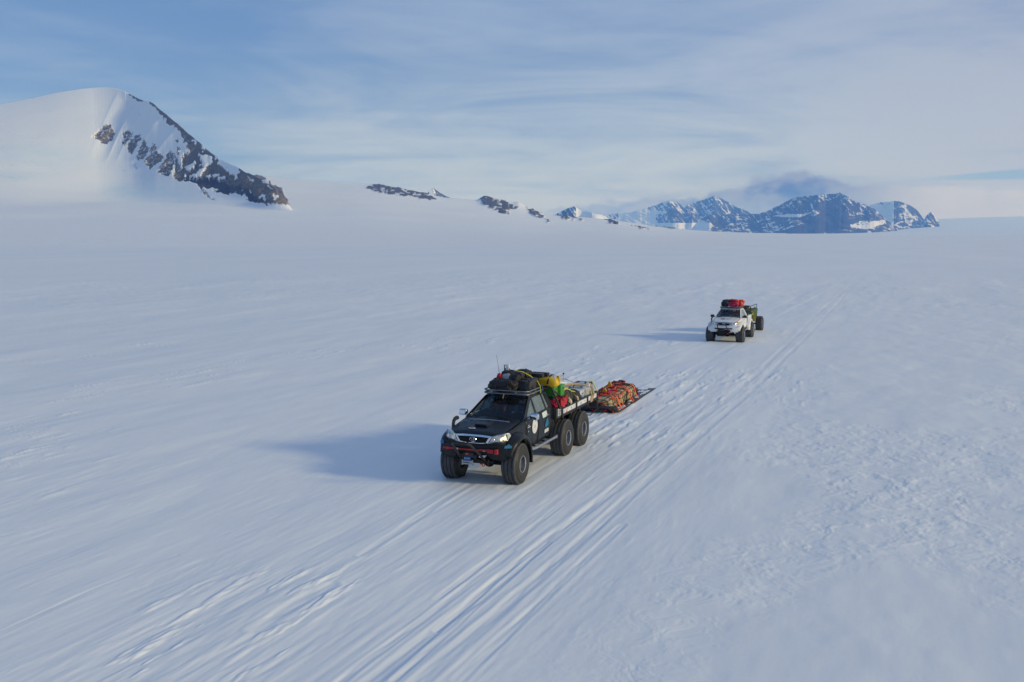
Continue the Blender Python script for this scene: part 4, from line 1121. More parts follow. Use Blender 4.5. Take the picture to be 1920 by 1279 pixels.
        bo = m.build('badge', M_BLUE if six else M_INKB, fo)
        if not six: pass
    # ---- mirrors
    for s in (1, -1):
        m = MB(); f = superell((-0.93, 1.035 * s, 1.565), (0.075, 0.125, 0.088), 0.55, 0.55, 5, 0.0)
        m.sup(f, 20, 12); m.tube([(-0.90, 0.84 * s, 1.50), (-0.91, 0.96 * s, 1.525)], 0.028, 8)
        mi = m.build('mirror', M_CHROME if six else M_TRIM, tk)
        m = MB(); m.box((-1.006, 1.035 * s, 1.565), (0.008, 0.18, 0.12), bev=0.003); m.build('mirror_glass', M_HUB, mi)
    # ---- snorkel on the right fender
    m = MB(); m.tube([(0.02, -0.87, 1.22), (0.02, -0.895, 1.30), (0.0, -0.905, 1.40), (-0.03, -0.905, 1.475), (-0.09, -0.90, 1.52), (-0.17, -0.90, 1.53), (-0.24, -0.90, 1.525)], [0.042, 0.045, 0.045, 0.045, 0.048, 0.055, 0.055], 10)
    m.build('snorkel', M_TRIM, tk)
    # ---- side steps
    for s in (1, -1):
        m = MB(); m.tube([(-0.98, 0.80 * s, 0.70), (-1.05, 0.93 * s, 0.665), (-1.3, 0.95 * s, 0.655), (-2.65, 0.95 * s, 0.655), (-2.85, 0.95 * s, 0.66)], 0.042, 12)
        st = m.build('side_step', M_STEEL, tk)
        for a in (-1.4, -2.1, -2.75):
            m = MB(); m.tube([(a, 0.95 * s, 0.655), (a, 0.45 * s, 0.74)], 0.022, 6); m.build('step_bracket', M_TRIM, st)
        m = MB(); m.box((-2.86, 0.94 * s, 0.665), (0.07, 0.11, 0.11), bev=0.02); m.build('step_end', M_STEEL, st)
    # ---- roof rack
    m = MB(); zr = 2.045
    def loop(z, r):
        hb, a0, a1 = 0.655, -1.40, -2.58; c_ = 0.14; P = []
        for (ca, cb, t0) in ((a0 - c_, hb - c_, 0), (a1 + c_, hb - c_, 90), (a1 + c_, -hb + c_, 180), (a0 - c_, -hb + c_, 270)):
            for k in range(5): t = R(t0 + k * 22.5); P.append((ca + c_ * math.cos(t), cb + c_ * math.sin(t), z))
        m.tube(P, r, 8, closed=True)
    loop(zr, 0.021); loop(zr + 0.085, 0.019)
    for a in np.arange(-1.55, -2.55, -0.16): m.box((a, 0, zr - 0.005), (0.05, 1.29, 0.02), bev=0.005)
    for a in (-1.60, -2.0, -2.40):
        for s in (1, -1): m.tube([(a, 0.655 * s, zr), (a, 0.655 * s, zr + 0.085)], 0.012, 6); m.box((a, 0.60 * s, 1.995), (0.06, 0.04, 0.11), bev=0.008)
    for b in (-0.40, 0.32): m.box((-1.385, b, zr + 0.042), (0.03, 0.055, 0.085), bev=0.008)
    m.build('roof_rack', M_RACK, tk)
    # ---- antenna
    m = MB()
    if six: m.tube([(-2.45, -0.60, 2.05), (-2.45, -0.60, 2.36), (-2.45, -0.645, 2.65), (-2.45, -0.70, 2.97)], [0.012, 0.008, 0.005, 0.004], 6)
    else: m.tube([(-2.45, -0.60, 2.05), (-2.45, -0.61, 2.5)], 0.006, 6)
    m.build('antenna', M_TRIM, tk)
    m = MB(); m.tube([(-1.44, -0.06, 2.03), (-1.40, -0.06, 1.97), (-1.36, -0.055, 1.925)], [0.02, 0.012, 0.02], 6); m.build('rack_strap_tail', M_WEB if six else M_TRIM, tk)
    if not six:
        m = MB(); m.box((-1.505, 0, 1.985), (0.05, 1.10, 0.05), bev=0.01); m.build('light_visor', M_WHITE, tk)
    # ---- rear
    if six:
        # flat bed
        m = MB(); m.box((-4.98, 0, 1.20), (3.42, 1.98, 0.07), bev=0.01)
        for s in (1, -1):
            m.box((-4.98, 0.985 * s, 1.395), (3.42, 0.045, 0.045), bev=0.008); m.box((-4.98, 0.985 * s, 1.175), (3.42, 0.04, 0.03), bev=0.006)
            for a in (-3.29, -4.585, -5.66, -6.67): m.box((a, 0.992 * s, 1.285), (0.085, 0.045, 0.26), bev=0.008)
        m.box((-6.68, 0, 1.395), (0.045, 1.98, 0.045), bev=0.008); m.box((-3.27, 0, 1.33), (0.045, 1.95, 0.17), bev=0.008)
        for a in (-3.65, -4.4, -5.2, -6.0): m.box((a, 0, 1.09), (0.09, 1.8, 0.14), bev=0.01)
        bed = m.build('flatbed', M_TRIM, tk)
        for s in (1, -1):
            for i, (a0, a1) in enumerate(((-3.34, -4.53), (-4.64, -5.60), (-5.72, -6.62))):
                m = MB(); m.box(((a0 + a1) / 2, 0.975 * s, 1.283), (a0 - a1, 0.022, 0.182), bev=0.003)
                pn = m.build('side_board', M_PANEL, bed)
                if s > 0:
                    yb = 0.986
                    if i == 0:
                        m = MB(); m.prism([(-3.62, yb, 1.205), (-3.76, yb, 1.205), (-3.72, yb, 1.335)], (0, 0.003, 0)); m.build('red_triangle', M_INKR, pn)
                        m = MB(); m.prism([(-3.42, yb, 1.20), (-3.45, yb, 1.20), (-3.53, yb, 1.36), (-3.50, yb, 1.36)], (0, 0.003, 0)); m.build('slash_print', M_INKB, pn)
                        m = MB(); m.prism([(-3.50, yb, 1.20), (-3.53, yb, 1.20), (-3.61, yb, 1.36), (-3.58, yb, 1.36)], (0, 0.003, 0)); m.build('slash_print', M_INKB, pn)
                        m = MB(); m.prism([(-3.78, yb, 1.30), (-3.80, yb, 1.30), (-3.84, yb, 1.365), (-3.82, yb, 1.365)], (0, 0.003, 0)); m.build('slash_print', M_INK, pn)
                        m = MB(); m.tube([(-4.12 + 0.035 * math.cos(t), yb + 0.001, 1.285 + 0.035 * math.sin(t)) for t in np.linspace(0, 5, 10)], 0.006, 5); m.build('board_print', M_INK, pn)
                    elif i == 1:
                        for a, w_, z_, h_, mm in ((-4.98, .04, 1.285, .07, M_INKB), (-5.04, .04, 1.285, .07, M_INKB), (-5.10, .04, 1.285, .07, M_INKB), (-5.36, .025, 1.30, .04, M_PANELG), (-5.41, .025, 1.30, .04, M_PANELG), (-5.46, .025, 1.30, .04, M_PANELG)):
                            m = MB(); m.box((a, yb + 0.001, z_), (w_, 0.003, h_)); m.build('board_print', mm, pn)
                    else:
                        m = MB(); m.box((-6.48, yb + 0.001, 1.30), (0.04, 0.003, 0.05)); m.build('board_print', M_PANELG, pn)
                        m = MB(); m.box((-6.12, yb + 0.001, 1.25), (0.10, 0.003, 0.025)); m.build('board_print', M_PANELG, pn)
        m = MB(); m.box((-6.70, 0, 1.06), (0.018, 1.94, 0.34), bev=0.006); m.build('rear_flap', M_TRIM, tk)
        # roll hoop
        m = MB(); zt = 2.06
        m.tube([(-3.10, 1.0, 1.42), (-2.98, 0.80, 1.97), (-2.965, 0.765, 2.03), (-2.96, 0.70, zt), (-2.96, 0.3, zt), (-2.96, -0.3, zt), (-2.96, -0.70, zt), (-2.965, -0.765, 2.03), (-2.98, -0.80, 1.97), (-3.10, -1.0, 1.42)], 0.030, 10)
        for s in (1, -1):
            m.tube([(-2.97, 0.79 * s, 1.99), (-4.05, 0.96 * s, 1.42)], 0.026, 8); m.tube([(-2.96, 0.70 * s, 2.04), (-2.80, 0.45 * s, 1.96)], 0.018, 8)
        m.build('roll_hoop', M_TRIM, tk)
        # box behind the cab with a pale panel
        for s in (1, -1):
            m = MB(); m.box((-3.06, 0.86 * s, 1.30), (0.42, 0.22, 0.30), bev=0.015); sb = m.build('side_box', M_TRIM, tk)
            m = MB(); m.box((-3.10, 0.972 * s, 1.325), (0.27, 0.008, 0.215), bev=0.004); pp = m.build('pale_panel', M_PANELG, sb)
            m = MB()
            for x, z, w_, h_ in ((-3.05, 1.36, 0.05, 0.03), (-3.12, 1.36, 0.04, 0.05), (-3.17, 1.35, 0.03, 0.07), (-3.06, 1.30, 0.07, 0.025), (-3.14, 1.29, 0.06, 0.03), (-3.10, 1.255, 0.12, 0.018)): m.box((x, 0.977 * s, z), (w_, 0.003, h_))
            m.build('panel_print', M_INK, pp)
        # mud guard brackets over the tandem
        for s in (1, -1):
            m = MB(); m.tube([(-3.0, 0.80 * s, 1.14), (-3.02, 0.80 * s, 0.95), (-2.93, 0.70 * s, 0.80)], 0.025, 6); m.build('guard_bracket', M_TRIM, tk)
        # stickers on the left side
        def sd_(pts, off=0.020): return [(a, body_side_b(a, z) + off, z) for a, z in pts]
        m = MB(); m.prism(sd_([(-1.29 + 0.20 * math.cos(t), 1.235 + 0.195 * math.sin(t)) for t in np.linspace(0, 2 * math.pi, 29)[:-1]], 0.012), (0, 0.010, 0)); dc = m.build('round_sticker', M_STK, tk)
        m = MB(); m.prism(sd_([(-1.29 + 0.018, 1.235 - 0.02), (-1.29 - 0.018, 1.235 - 0.02), (-1.29 - 0.018, 1.235), (-1.29 + 0.018, 1.235)], 0.0225), (0, 0.002, 0)); m.prism(sd_([(-1.29 + 0.02, 1.25), (-1.29 - 0.02, 1.25), (-1.29, 1.285)], 0.0225), (0, 0.002, 0)); m.prism(sd_([(-1.27, 1.195), (-1.31, 1.195), (-1.31, 1.185), (-1.27, 1.185)], 0.0225), (0, 0.002, 0)); m.build('sticker_emblem', M_INKR, dc)
        m = MB(); m.prism(sd_([(-1.93, 1.345), (-2.30, 1.36), (-2.28, 1.505), (-1.92, 1.49)], 0.010), (0, 0.008, 0)); m.build('green_sticker', M_STKG, tk)
        m = MB(); m.prism(sd_([(-2.10, 1.06), (-2.36, 1.07), (-2.37, 1.17), (-2.30, 1.30), (-2.20, 1.27), (-2.14, 1.19), (-2.09, 1.15)], 0.016), (0, 0.008, 0)); bs = m.build('badge', M_BLUE, tk)
        m = MB(); m.prism(sd_([(-2.08, 0.90), (-2.40, 0.91), (-2.38, 1.005), (-2.07, 0.995)], 0.016), (0, 0.008, 0)); ws_ = m.build('door_sticker', M_STK, tk)
        m = MB()
        for z in (0.935, 0.96): m.prism(sd_([(-2.16, z), (-2.33, z), (-2.33, z + 0.012), (-2.16, z + 0.012)], 0.0255), (0, 0.002, 0))
        m.build('sticker_lines', M_PANELG, ws_)
        m = MB(); m.prism(sd_([(-0.77, 1.27), (-0.98, 1.275), (-0.98, 1.30), (-0.77, 1.30)], 0.012), (0, 0.004, 0)); m.prism(sd_([(-0.79, 1.32), (-0.90, 1.325), (-0.90, 1.345), (-0.79, 1.34)], 0.012), (0, 0.004, 0)); m.build('model_badge', M_PANELG, tk)
        m = MB(); m.sup(superell((-0.83, 0.895, 1.175), (0.035, 0.014, 0.022), 0.6, 0.6, 1, 0), 12, 8); m.build('side_indicator', M_CHROME, tk)
    else:
        # load bed of the pickup
        m = MB(); bz0, bz1 = 0.84, 1.46
        prof = [(-2.94, 0.0), (-4.45, 0.0)]
        for s in (1, -1):
            rows = []
            for a in [-2.94, -3.0] + list(np.arange(-3.05, -4.1, -0.08)) + [-4.2, -4.4, -4.45]:
                zb = bz0; d = abs(a + w1)
                if d < 0.64: zb = max(bz0, AXLE_Z + math.sqrt(0.64 ** 2 - d * d))
                rows.append([(a, s * 0.80, bz1), (a, s * 0.875, bz1), (a, s * 0.893, bz1 - 0.04), (a, s * 0.893, bz1 - 0.22), (a, s * 0.885, zb + (bz1 - 0.22 - zb) * 0.4 if zb < bz1 - 0.25 else zb + 0.01), (a, s * 0.875, zb)])
            m.grid(rows)
        m.box((-4.44, 0, 1.16), (0.05, 1.70, 0.60), bev=0.012); m.box((-2.96, 0, 1.16), (0.04, 1.70, 0.60), bev=0.012); m.box((-3.70, 0, 0.98), (1.5, 1.74, 0.04))
        m.build('load_bed', M_WHITE, tk, 35, solid=0.01)
        for s in (1, -1): flare(-w1, s, 0, 0)
        m = MB(); m.box((-4.52, 0, 0.72), (0.12, 1.5, 0.16), bev=0.03); m.build('rear_bumper', M_TRIM, tk)
    return tk

HEAD = math.atan2(-math.cos(HD), -math.sin(HD))
TRUCK1 = (-0.7065, 26.010, 0.0)
def at1(x, y, z=0.0):
    c, s = math.cos(HEAD), math.sin(HEAD)
    return (TRUCK1[0] + x * c - y * s, TRUCK1[1] + x * s + y * c, z)
HEAD2 = math.atan2(-math.cos(R(22.3)), -math.sin(R(22.3)))
TRUCK2 = (12.63, 59.63, 0.0)
def at2(x, y, z=0.0):
    c, s = math.cos(HEAD2), math.sin(HEAD2)
    return (TRUCK2[0] + x * c - y * s, TRUCK2[1] + x * s + y * c, z)
build_truck('truck', TRUCK1, HEAD, 'black six wheeled pickup truck with huge tyres, loaded flatbed and roof rack', True)
build_truck('truck', TRUCK2, HEAD2, 'white four wheeled pickup truck with huge tyres and red bags on its roof', False)
# ================================================================== LOADS, SLED, TRAILER, PEOPLE
def blob(name, c, h, m, label, cat, at=at1, rz=None, e=(0.5, 0.5), amp=0.025, fr=2.6, rot=0.0, group=None, seed=0, extra=None, sc=1.0):
    """a soft bag: its origin on the truck's load, axes of the truck"""
    hd = HEAD if at is at1 else HEAD2
    root = empty(name, at(c[0], c[1], c[2] - h[2]), hd + rot, label, cat, group)
    m_ = MB(); m_.sup(superell((0, 0, h[2]), h, e[0], e[1], seed, amp, fr), 36, 22)
    b = m_.build('shell' if False else 'bag_body', m, root, 60)
    # seam and carrying straps following the surface
    f = superell((0, 0, h[2]), h, e[0], e[1], seed, amp, fr)
    long_x = h[0] >= h[1]
    if extra != 'plain':
        for k in (-0.42, 0.42):
            s_ = MB(); pts = []
            for t in np.linspace(-0.25 * math.pi, 1.25 * math.pi, 17):
                # ring across the long axis
                if long_x: th = math.acos(max(-1, min(1, k))); 
                y_, z_ = math.cos(t), math.sin(t)
                if long_x:
                    v = Vector((k * h[0], h[1] * math.copysign(abs(y_) ** e[0], y_) * 0.99, h[2] + h[2] * math.copysign(abs(z_) ** e[0], z_) * 0.99))
                else:
                    v = Vector((h[0] * math.copysign(abs(y_) ** e[0], y_) * 0.99, k * h[1], h[2] + h[2] * math.copysign(abs(z_) ** e[0], z_) * 0.99))
                pts.append(v)
            s_.tube(pts, 0.016, 6, flat=(1.6, 0.6)); s_.build('bag_strap', M_TRIM if m in (M_NYL, M_NYLG, M_OLIVE) else M_NYLG, root, 60)
    return root

ROOF = 'bags packed on the roof rack of the black truck'
blob('duffel_bag', (-1.62, -0.13, 2.235), (0.20, 0.42, 0.175), M_NYL, 'large black duffel bag lying across the front of the black truck roof rack', 'duffel bag', group=ROOF, seed=1, fr=2.4, amp=0.045, e=(0.72, 0.62))
blob('duffel_bag', (-2.15, 0.40, 2.225), (0.38, 0.20, 0.175), M_NYLG, 'charcoal duffel bag lying lengthwise on the driver side of the black truck roof rack', 'duffel bag', group=ROOF, seed=2)
blob('duffel_bag', (-2.20, 0.03, 2.300), (0.40, 0.20, 0.24), M_NYL, 'black duffel bag in the middle of the black truck roof rack under the backpack', 'duffel bag', group=ROOF, seed=3)
blob('duffel_bag', (-2.20, -0.38, 2.225), (0.40, 0.20, 0.17), M_NYL, 'black duffel bag on the far side of the black truck roof rack', 'duffel bag', group=ROOF, seed=4)
blob('stuff_sack', (-2.42, 0.12, 2.460), (0.22, 0.20, 0.13), M_NYL, 'round black stuff sack on top of the roof bags next to the yellow strap', 'bag', group=ROOF, seed=5, e=(0.7, 0.7))
blob('stuff_sack', (-2.06, 0.10, 2.440), (0.17, 0.17, 0.12), M_NYLG, 'charcoal stuff sack wedged beside the backpack on the black truck roof', 'bag', group=ROOF, seed=6, e=(0.7, 0.7))
bp_ = blob('backpack', (-2.02, -0.17, 2.450), (0.15, 0.17, 0.15), M_NYL, 'black backpack with grey front pocket on top of the roof bags', 'backpack', group=ROOF, seed=7, extra='plain')
m = MB(); m.sup(superell((0.13, 0.0, 0.15), (0.05, 0.12, 0.085), 0.5, 0.5, 3, 0.01), 20, 12); m.build('front_pocket', M_PANELG, bp_)
m = MB(); m.tube([(-0.02, -0.12, 0.28), (-0.02, -0.08, 0.36), (-0.02, 0.02, 0.37), (-0.02, 0.06, 0.28)], 0.014, 6); m.build('top_loop', M_TRIM, bp_)
cn = empty('canister', at1(-2.06, -0.21, 2.585), HEAD, 'white canister with dark handle standing upright on the roof bags', 'canister')
m = MB(); m.box((0, 0.02, 0.085), (0.09, 0.10, 0.17), bev=0.018); m.lathe([(0.0, 0.0), (0.022, 0.0), (0.022, 0.03), (0, 0.03)], (0, 0.04, 0.168), 12, 'z'); m.build('canister_body', M_STK, cn)
m = MB(); m.tube([(0, -0.03, 0.02), (0, -0.085, 0.02), (0, -0.085, 0.16), (0, -0.03, 0.16)], 0.014, 6); m.build('handle', M_TRIM, cn)
blob('red_pouch', (-1.88, -0.36, 2.440), (0.08, 0.08, 0.07), M_REDB, 'small dark red pouch behind the front duffel bag near the aerial', 'pouch', seed=8, e=(0.8, 0.8), extra='plain')
for c_, L, lab in (((-2.66, 0.40, 2.415), 0.48, 'front one of two long black cases lying across the load behind the cab'), ((-3.04, 0.40, 2.395), 0.52, 'rear one of two long black cases lying across the load behind the cab')):
    r_ = empty('long_case', at1(c_[0], c_[1], c_[2] - 0.055), HEAD, lab, 'case', 'long black cases behind the cab')
    m = MB(); m.box((0, 0, 0.055), (0.17, L, 0.11), bev=0.012); m.build('case_body', M_TRIM, r_)
    m = MB(); m.box((0, 0, 0.112), (0.12, L - 0.05, 0.006), bev=0.002); m.build('lid_panel', M_HUB, r_)
blob('duffel_bag', (-2.62, 0.10, 2.240), (0.15, 0.32, 0.13), M_NYL, 'black duffel bag under the two long cases at the back of the roof rack', 'duffel bag', group=ROOF, seed=9)
yb_ = blob('dry_bag', (-3.16, 0.49, 2.18), (0.24, 0.46, 0.19), M_YEL, 'bright yellow dry bag lying across the roll hoop behind the cab', 'dry bag', seed=10, e=(0.75, 0.4), amp=0.012, extra='plain')
m = MB(); rows = []
for b in np.linspace(-0.40, 0.40, 11):
    rows.append([(0.240 * math.cos(t) * (1 - 0.10 * abs(b / 0.40) ** 6), b, 0.19 + 0.197 * math.sin(t) ** 0.8 * (1 - 0.08 * abs(b / 0.40) ** 6)) for t in np.linspace(R(35), R(165), 12)])
m.grid(rows); m.build('grey_cover', M_PANELG, yb_, 60, solid=0.006)
for b in (-0.13, 0.19):
    m = MB(); m.tube([(0.26 * math.cos(t), b + 0.05 * math.sin(t), 0.19 + 0.21 * math.sin(t)) for t in np.linspace(R(-10), R(170), 14)], 0.014, 6, flat=(1.7, 0.5)); m.build('bag_strap', M_TRIM, yb_)
m = MB(); m.tube([(0.10 * math.cos(t) * 0.5, 0.45, 0.26 + 0.10 * math.sin(t)) for t in np.linspace(0, math.pi * 2, 13)[:-1]], 0.02, 6, closed=True); m.build('end_handle', M_YEL, yb_)

def crate(name, c, size, m_, label, cat='crate', group=None, rot=0.0, at=at1, lid=None, ribs=True):
    hd = HEAD if at is at1 else HEAD2
    r_ = empty(name, at(c[0], c[1], c[2] - size[2] / 2), hd + rot, label, cat, group)
    m = MB(); m.box((0, 0, size[2] / 2), size, bev=0.02)
    if ribs:
        for k in (-0.3, 0.0, 0.3):
            for s in (1, -1): m.box((k * size[0], s * size[1] / 2, size[2] * 0.45), (0.03, 0.014, size[2] * 0.7), bev=0.003)
    m.build('crate_body', m_, r_)
    m = MB(); m.box((0, 0, size[2] + 0.012), (size[0] + 0.02, size[1] + 0.02, 0.026), bev=0.008); m.build('lid', lid or m_, r_)
    for s in (1, -1):
        m = MB(); m.tube([(-0.07, s * (size[1] / 2 + 0.004), size[2] * 0.78), (-0.06, s * (size[1] / 2 + 0.024), size[2] * 0.78), (0.06, s * (size[1] / 2 + 0.024), size[2] * 0.78), (0.07, s * (size[1] / 2 + 0.004), size[2] * 0.78)], 0.008, 6); m.build('handle', M_TRIM, r_)
    return r_
F0 = 1.236
BED = 'cases and crates on the flatbed of the black truck'
crate('crate', (-3.42, 0.60, 1.86), (0.34, 0.30, 0.26), M_GRN, 'bright green crate under the yellow dry bag, nearer the cab', group=BED)
crate('crate', (-3.78, 0.66, 1.84), (0.32, 0.34, 0.30), M_GRN, 'bright green crate under the yellow dry bag, further from the cab', group=BED)
crate('crate', (-3.60, 0.44, 1.48), (0.70, 0.60, 0.46), M_TRIM, 'big black crate on the flatbed under the green crates', group=BED)
crate('crate', (-3.60, -0.40, 1.58), (0.70, 0.90, 0.66), M_TRIM, 'tall black crate on the flatbed on the far side behind the cab', group=BED)
crate('crate', (-3.42, 0.84, 1.33), (0.42, 0.22, 0.16), M_BLUEB, 'small dark blue box under the red bag on the flatbed', 'box', group=BED)
blob('bag', (-3.62, 0.83, 1.545), (0.30, 0.14, 0.125), M_REDB, 'crumpled red bag at the front corner of the flatbed beside the roll hoop', 'bag', seed=11, amp=0.05, fr=3.2, extra='plain')
blob('bag', (-3.24, 0.70, 1.50), (0.10, 0.16, 0.12), M_CRIM, 'dark crimson bag squeezed between the cab and the red bag', 'bag', seed=12, amp=0.04, extra='plain')
CARGO = 'soft bags on the flatbed of the black truck'
blob('kit_bag', (-4.35, 0.60, 1.50), (0.36, 0.26, 0.26), M_OLIVE, 'dark olive kit bag on the flatbed behind the green crates', 'kit bag', group=CARGO, seed=13, amp=0.04)
blob('kit_bag', (-4.95, 0.66, 1.44), (0.30, 0.27, 0.20), M_NYL, 'black kit bag at the middle of the flatbed beside the olive bag', 'kit bag', group=CARGO, seed=14, amp=0.04)
blob('kit_bag', (-4.62, 0.12, 1.58), (0.44, 0.30, 0.28), M_NYLG, 'charcoal kit bag in the centre of the flatbed, higher than the others', 'kit bag', group=CARGO, seed=15, amp=0.04)
blob('kit_bag', (-4.5, -0.55, 1.50), (0.5, 0.34, 0.26), M_OLIVE, 'olive kit bag on the far side of the flatbed', 'kit bag', group=CARGO, seed=16, amp=0.04)
blob('bottle_bag', (-4.24, 0.88, 1.36), (0.08, 0.07, 0.12), M_STK, 'small white pouch at the flatbed rail beside the strap hook', 'pouch', seed=17, e=(0.8, 0.8), extra='plain')
crate('hard_case', (-5.48, 0.66, 1.42), (0.46, 0.44, 0.34), M_ALU, 'silver hard case with blue and black mark at the flatbed rail', 'case', group=BED)
crate('hard_case', (-5.50, 0.10, 1.44), (0.52, 0.48, 0.38), M_CASE, 'grey hard case in the middle of the flatbed beside the silver case', 'case', group=BED)
crate('hard_case', (-5.55, -0.5, 1.42), (0.6, 0.55, 0.34), M_CASE, 'wide grey hard case on the far side of the flatbed', 'case', group=BED)
m = MB(); m.box((0, 0, 0), (0.14, 0.005, 0.10)); q_ = m.build('mark', M_INKB, [o for o in COL.objects if o.get('label', '').startswith('silver hard case')][0]); q_.location = (-0.04, 0.226, 0.17)
m = MB(); m.box((0, 0, 0), (0.07, 0.005, 0.12)); q_ = m.build('mark', M_INK, q_.parent); q_.location = (0.12, 0.226, 0.16)
blob('kit_bag', (-6.08, 0.60, 1.46), (0.28, 0.34, 0.21), M_CASE, 'pale grey soft bag near the rear of the flatbed under beige straps', 'kit bag', group=CARGO, seed=18, amp=0.03)
blob('kit_bag', (-6.1, -0.25, 1.44), (0.34, 0.42, 0.20), M_OLIVE, 'flat olive bag across the rear of the flatbed', 'kit bag', group=CARGO, seed=19, amp=0.03)
crate('hard_case', (-6.50, 0.60, 1.47), (0.26, 0.50, 0.44), M_TRIM, 'black case standing at the rear end of the flatbed', 'case', group=BED)
blob('kit_bag', (-6.32, 0.62, 1.62), (0.13, 0.26, 0.12), M_ALU, 'pale rolled mat lying across the rear of the flatbed load', 'rolled mat', group=CARGO, seed=20, e=(0.9, 0.4), amp=0.01)
def tube_thing(name, pts, r, m_, label, cat, flat=None, group=None, at=at1):
    P = [Vector(at(*p)) for p in pts]; o0 = P[0].copy()
    m = MB(); m.tube([p - o0 for p in P], r, 8, flat=flat); o = m.build(name, m_)
    o.location = o0; return tag(o, label, cat, group)
tube_thing('white_tube', [(-4.55, 0.22, 1.90), (-5.0, 0.25, 1.86), (-5.55, 0.30, 1.78)], 0.055, M_STK, 'fat white tube lying on top of the flatbed load', 'tube')
fr_ = empty('folding_frame', at1(-5.6, 0.15, 1.66), HEAD, 'thin grey folding pole frame on top of the flatbed load', 'pole frame')
for pts in ([(-0.2, 0, 0.0), (-0.22, 0.0, 0.36)], [(-0.22, 0, 0.34), (0.75, -0.05, 0.30)], [(-0.22, 0, 0.22), (-0.65, 0.25, 0.05)], [(0.3, 0.06, 0.28), (-0.1, 0.1, 0.24), (-0.5, 0.3, 0.05)]):
    m = MB(); m.tube(pts, 0.010, 6); m.build('pole', M_STEEL, fr_)
m = MB(); m.sup(superell((-0.22, 0, 0.38), (0.03, 0.03, 0.03), 0.9, 0.9, 1, 0), 10, 8); m.build('joint', M_TRIM, fr_)
STR = 'tie down straps over the flatbed load'
tube_thing('tie_strap', [(-4.03, 1.005, 1.42), (-4.15, 0.93, 1.52), (-4.3, 0.66, 1.79), (-4.2, 0.45, 1.88), (-3.45, 0.80, 2.20), (-3.40, 0.72, 2.34), (-3.3, 0.55, 2.40)], 0.020, M_WEB, 'beige strap running from the rail up to the yellow dry bag', 'strap', (1.5, 0.5), STR)
tube_thing('tie_strap', [(-4.74, 1.005, 1.36), (-4.80, 0.95, 1.50), (-4.85, 0.75, 1.66), (-4.75, 0.4, 1.80), (-4.6, 0.1, 1.88), (-4.5, -0.3, 1.82)], 0.020, M_WEB, 'orange beige strap over the black kit bag in mid flatbed', 'strap', (1.5, 0.5), STR)
tube_thing('tie_strap', [(-5.92, 1.012, 1.18), (-6.02, 1.01, 1.36), (-6.08, 0.95, 1.50), (-6.1, 0.8, 1.66), (-6.05, 0.5, 1.70), (-5.7, 0.1, 1.68)], 0.024, M_WEB, 'beige strap looped over the pale grey bag near the flatbed rear', 'strap', (1.5, 0.5), STR)
tube_thing('tie_strap', [(-5.94, 1.015, 1.18), (-6.20, 1.015, 1.36), (-6.30, 0.96, 1.56), (-6.30, 0.85, 1.70)], 0.024, M_WEB, 'short beige strap slanting over the rear white side board', 'strap', (1.5, 0.5), STR)
tube_thing('cord', [(-6.66, 1.0, 1.38), (-6.62, 0.88, 1.66), (-6.58, 0.84, 1.74), (-6.45, 0.7, 1.73)], 0.016, M_WEBY, 'yellow green cord at the rear corner of the flatbed', 'cord')
tube_thing('cord', [(-4.15, 0.62, 1.78), (-4.35, 0.72, 1.79), (-4.45, 0.62, 1.80), (-4.62, 0.78, 1.73), (-4.80, 0.70, 1.68), (-4.9, 0.84, 1.64)], 0.020, M_WEBY, 'yellow cord tangled over the olive kit bag', 'cord')
tube_thing('ratchet_strap', [(-2.12, -0.1, 2.60), (-2.20, 0.20, 2.56), (-2.25, 0.42, 2.44), (-2.30, 0.60, 2.30), (-2.34, 0.665, 2.16), (-2.36, 0.675, 2.03), (-2.33, 0.68, 1.97)], 0.018, M_WEBY, 'bright yellow strap holding the roof bags down to the rack rail', 'strap', (1.5, 0.5))
blob('buckle_pad', (-2.42, 0.69, 2.08), (0.035, 0.02, 0.07), M_BLUEB, 'small blue pad at the lower end of the yellow roof strap', 'pad', seed=21, extra='plain')

# ------------------------------------------------------------------ sled behind the black truck
SL = (-10.08, 0.0); SROT = 0.025
SH = HEAD + SROT
def atS(x, y, z=0.0):
    c, s = math.cos(SROT), math.sin(SROT); return at1(SL[0] + x * c - y * s, SL[1] + x * s + y * c, z)
sled = empty('sled', atS(0, 0, 0.0), SH, 'long flat dark plastic cargo sled towed behind the black truck', 'sled')
m = MB(); rows = []
for k in range(60):
    x = -6.35 * k / 59; row = []
    for j in range(17):
        t = -1 + 2 * j / 16; y = -0.14 + 0.80 * t
        z = 0.045 + 0.012 * float(vn(np.array(x * 1.4), np.array(y * 2.2), 5)) + 0.02 * abs(t) ** 8 + 0.28 * max(0, 1 + x / 0.55) ** 2.2
        row.append((x + (0.02 * float(vn(np.array(y * 3), np.array(1.0), 8)) if k == 59 else 0), y, z))
    rows.append(row)
m.grid(rows); m.build('sled_sheet', M_SLED, sled, 60, solid=0.02)
for s in (0.62, -0.90):
    m = MB(); m.tube([(x, s, 0.075 + 0.30 * max(0, 1 + x / 0.55) ** 2.2) for x in np.linspace(0, -6.3, 40)], 0.022, 6); m.build('edge_cord', M_NET, sled)
rnd = random.Random(5)
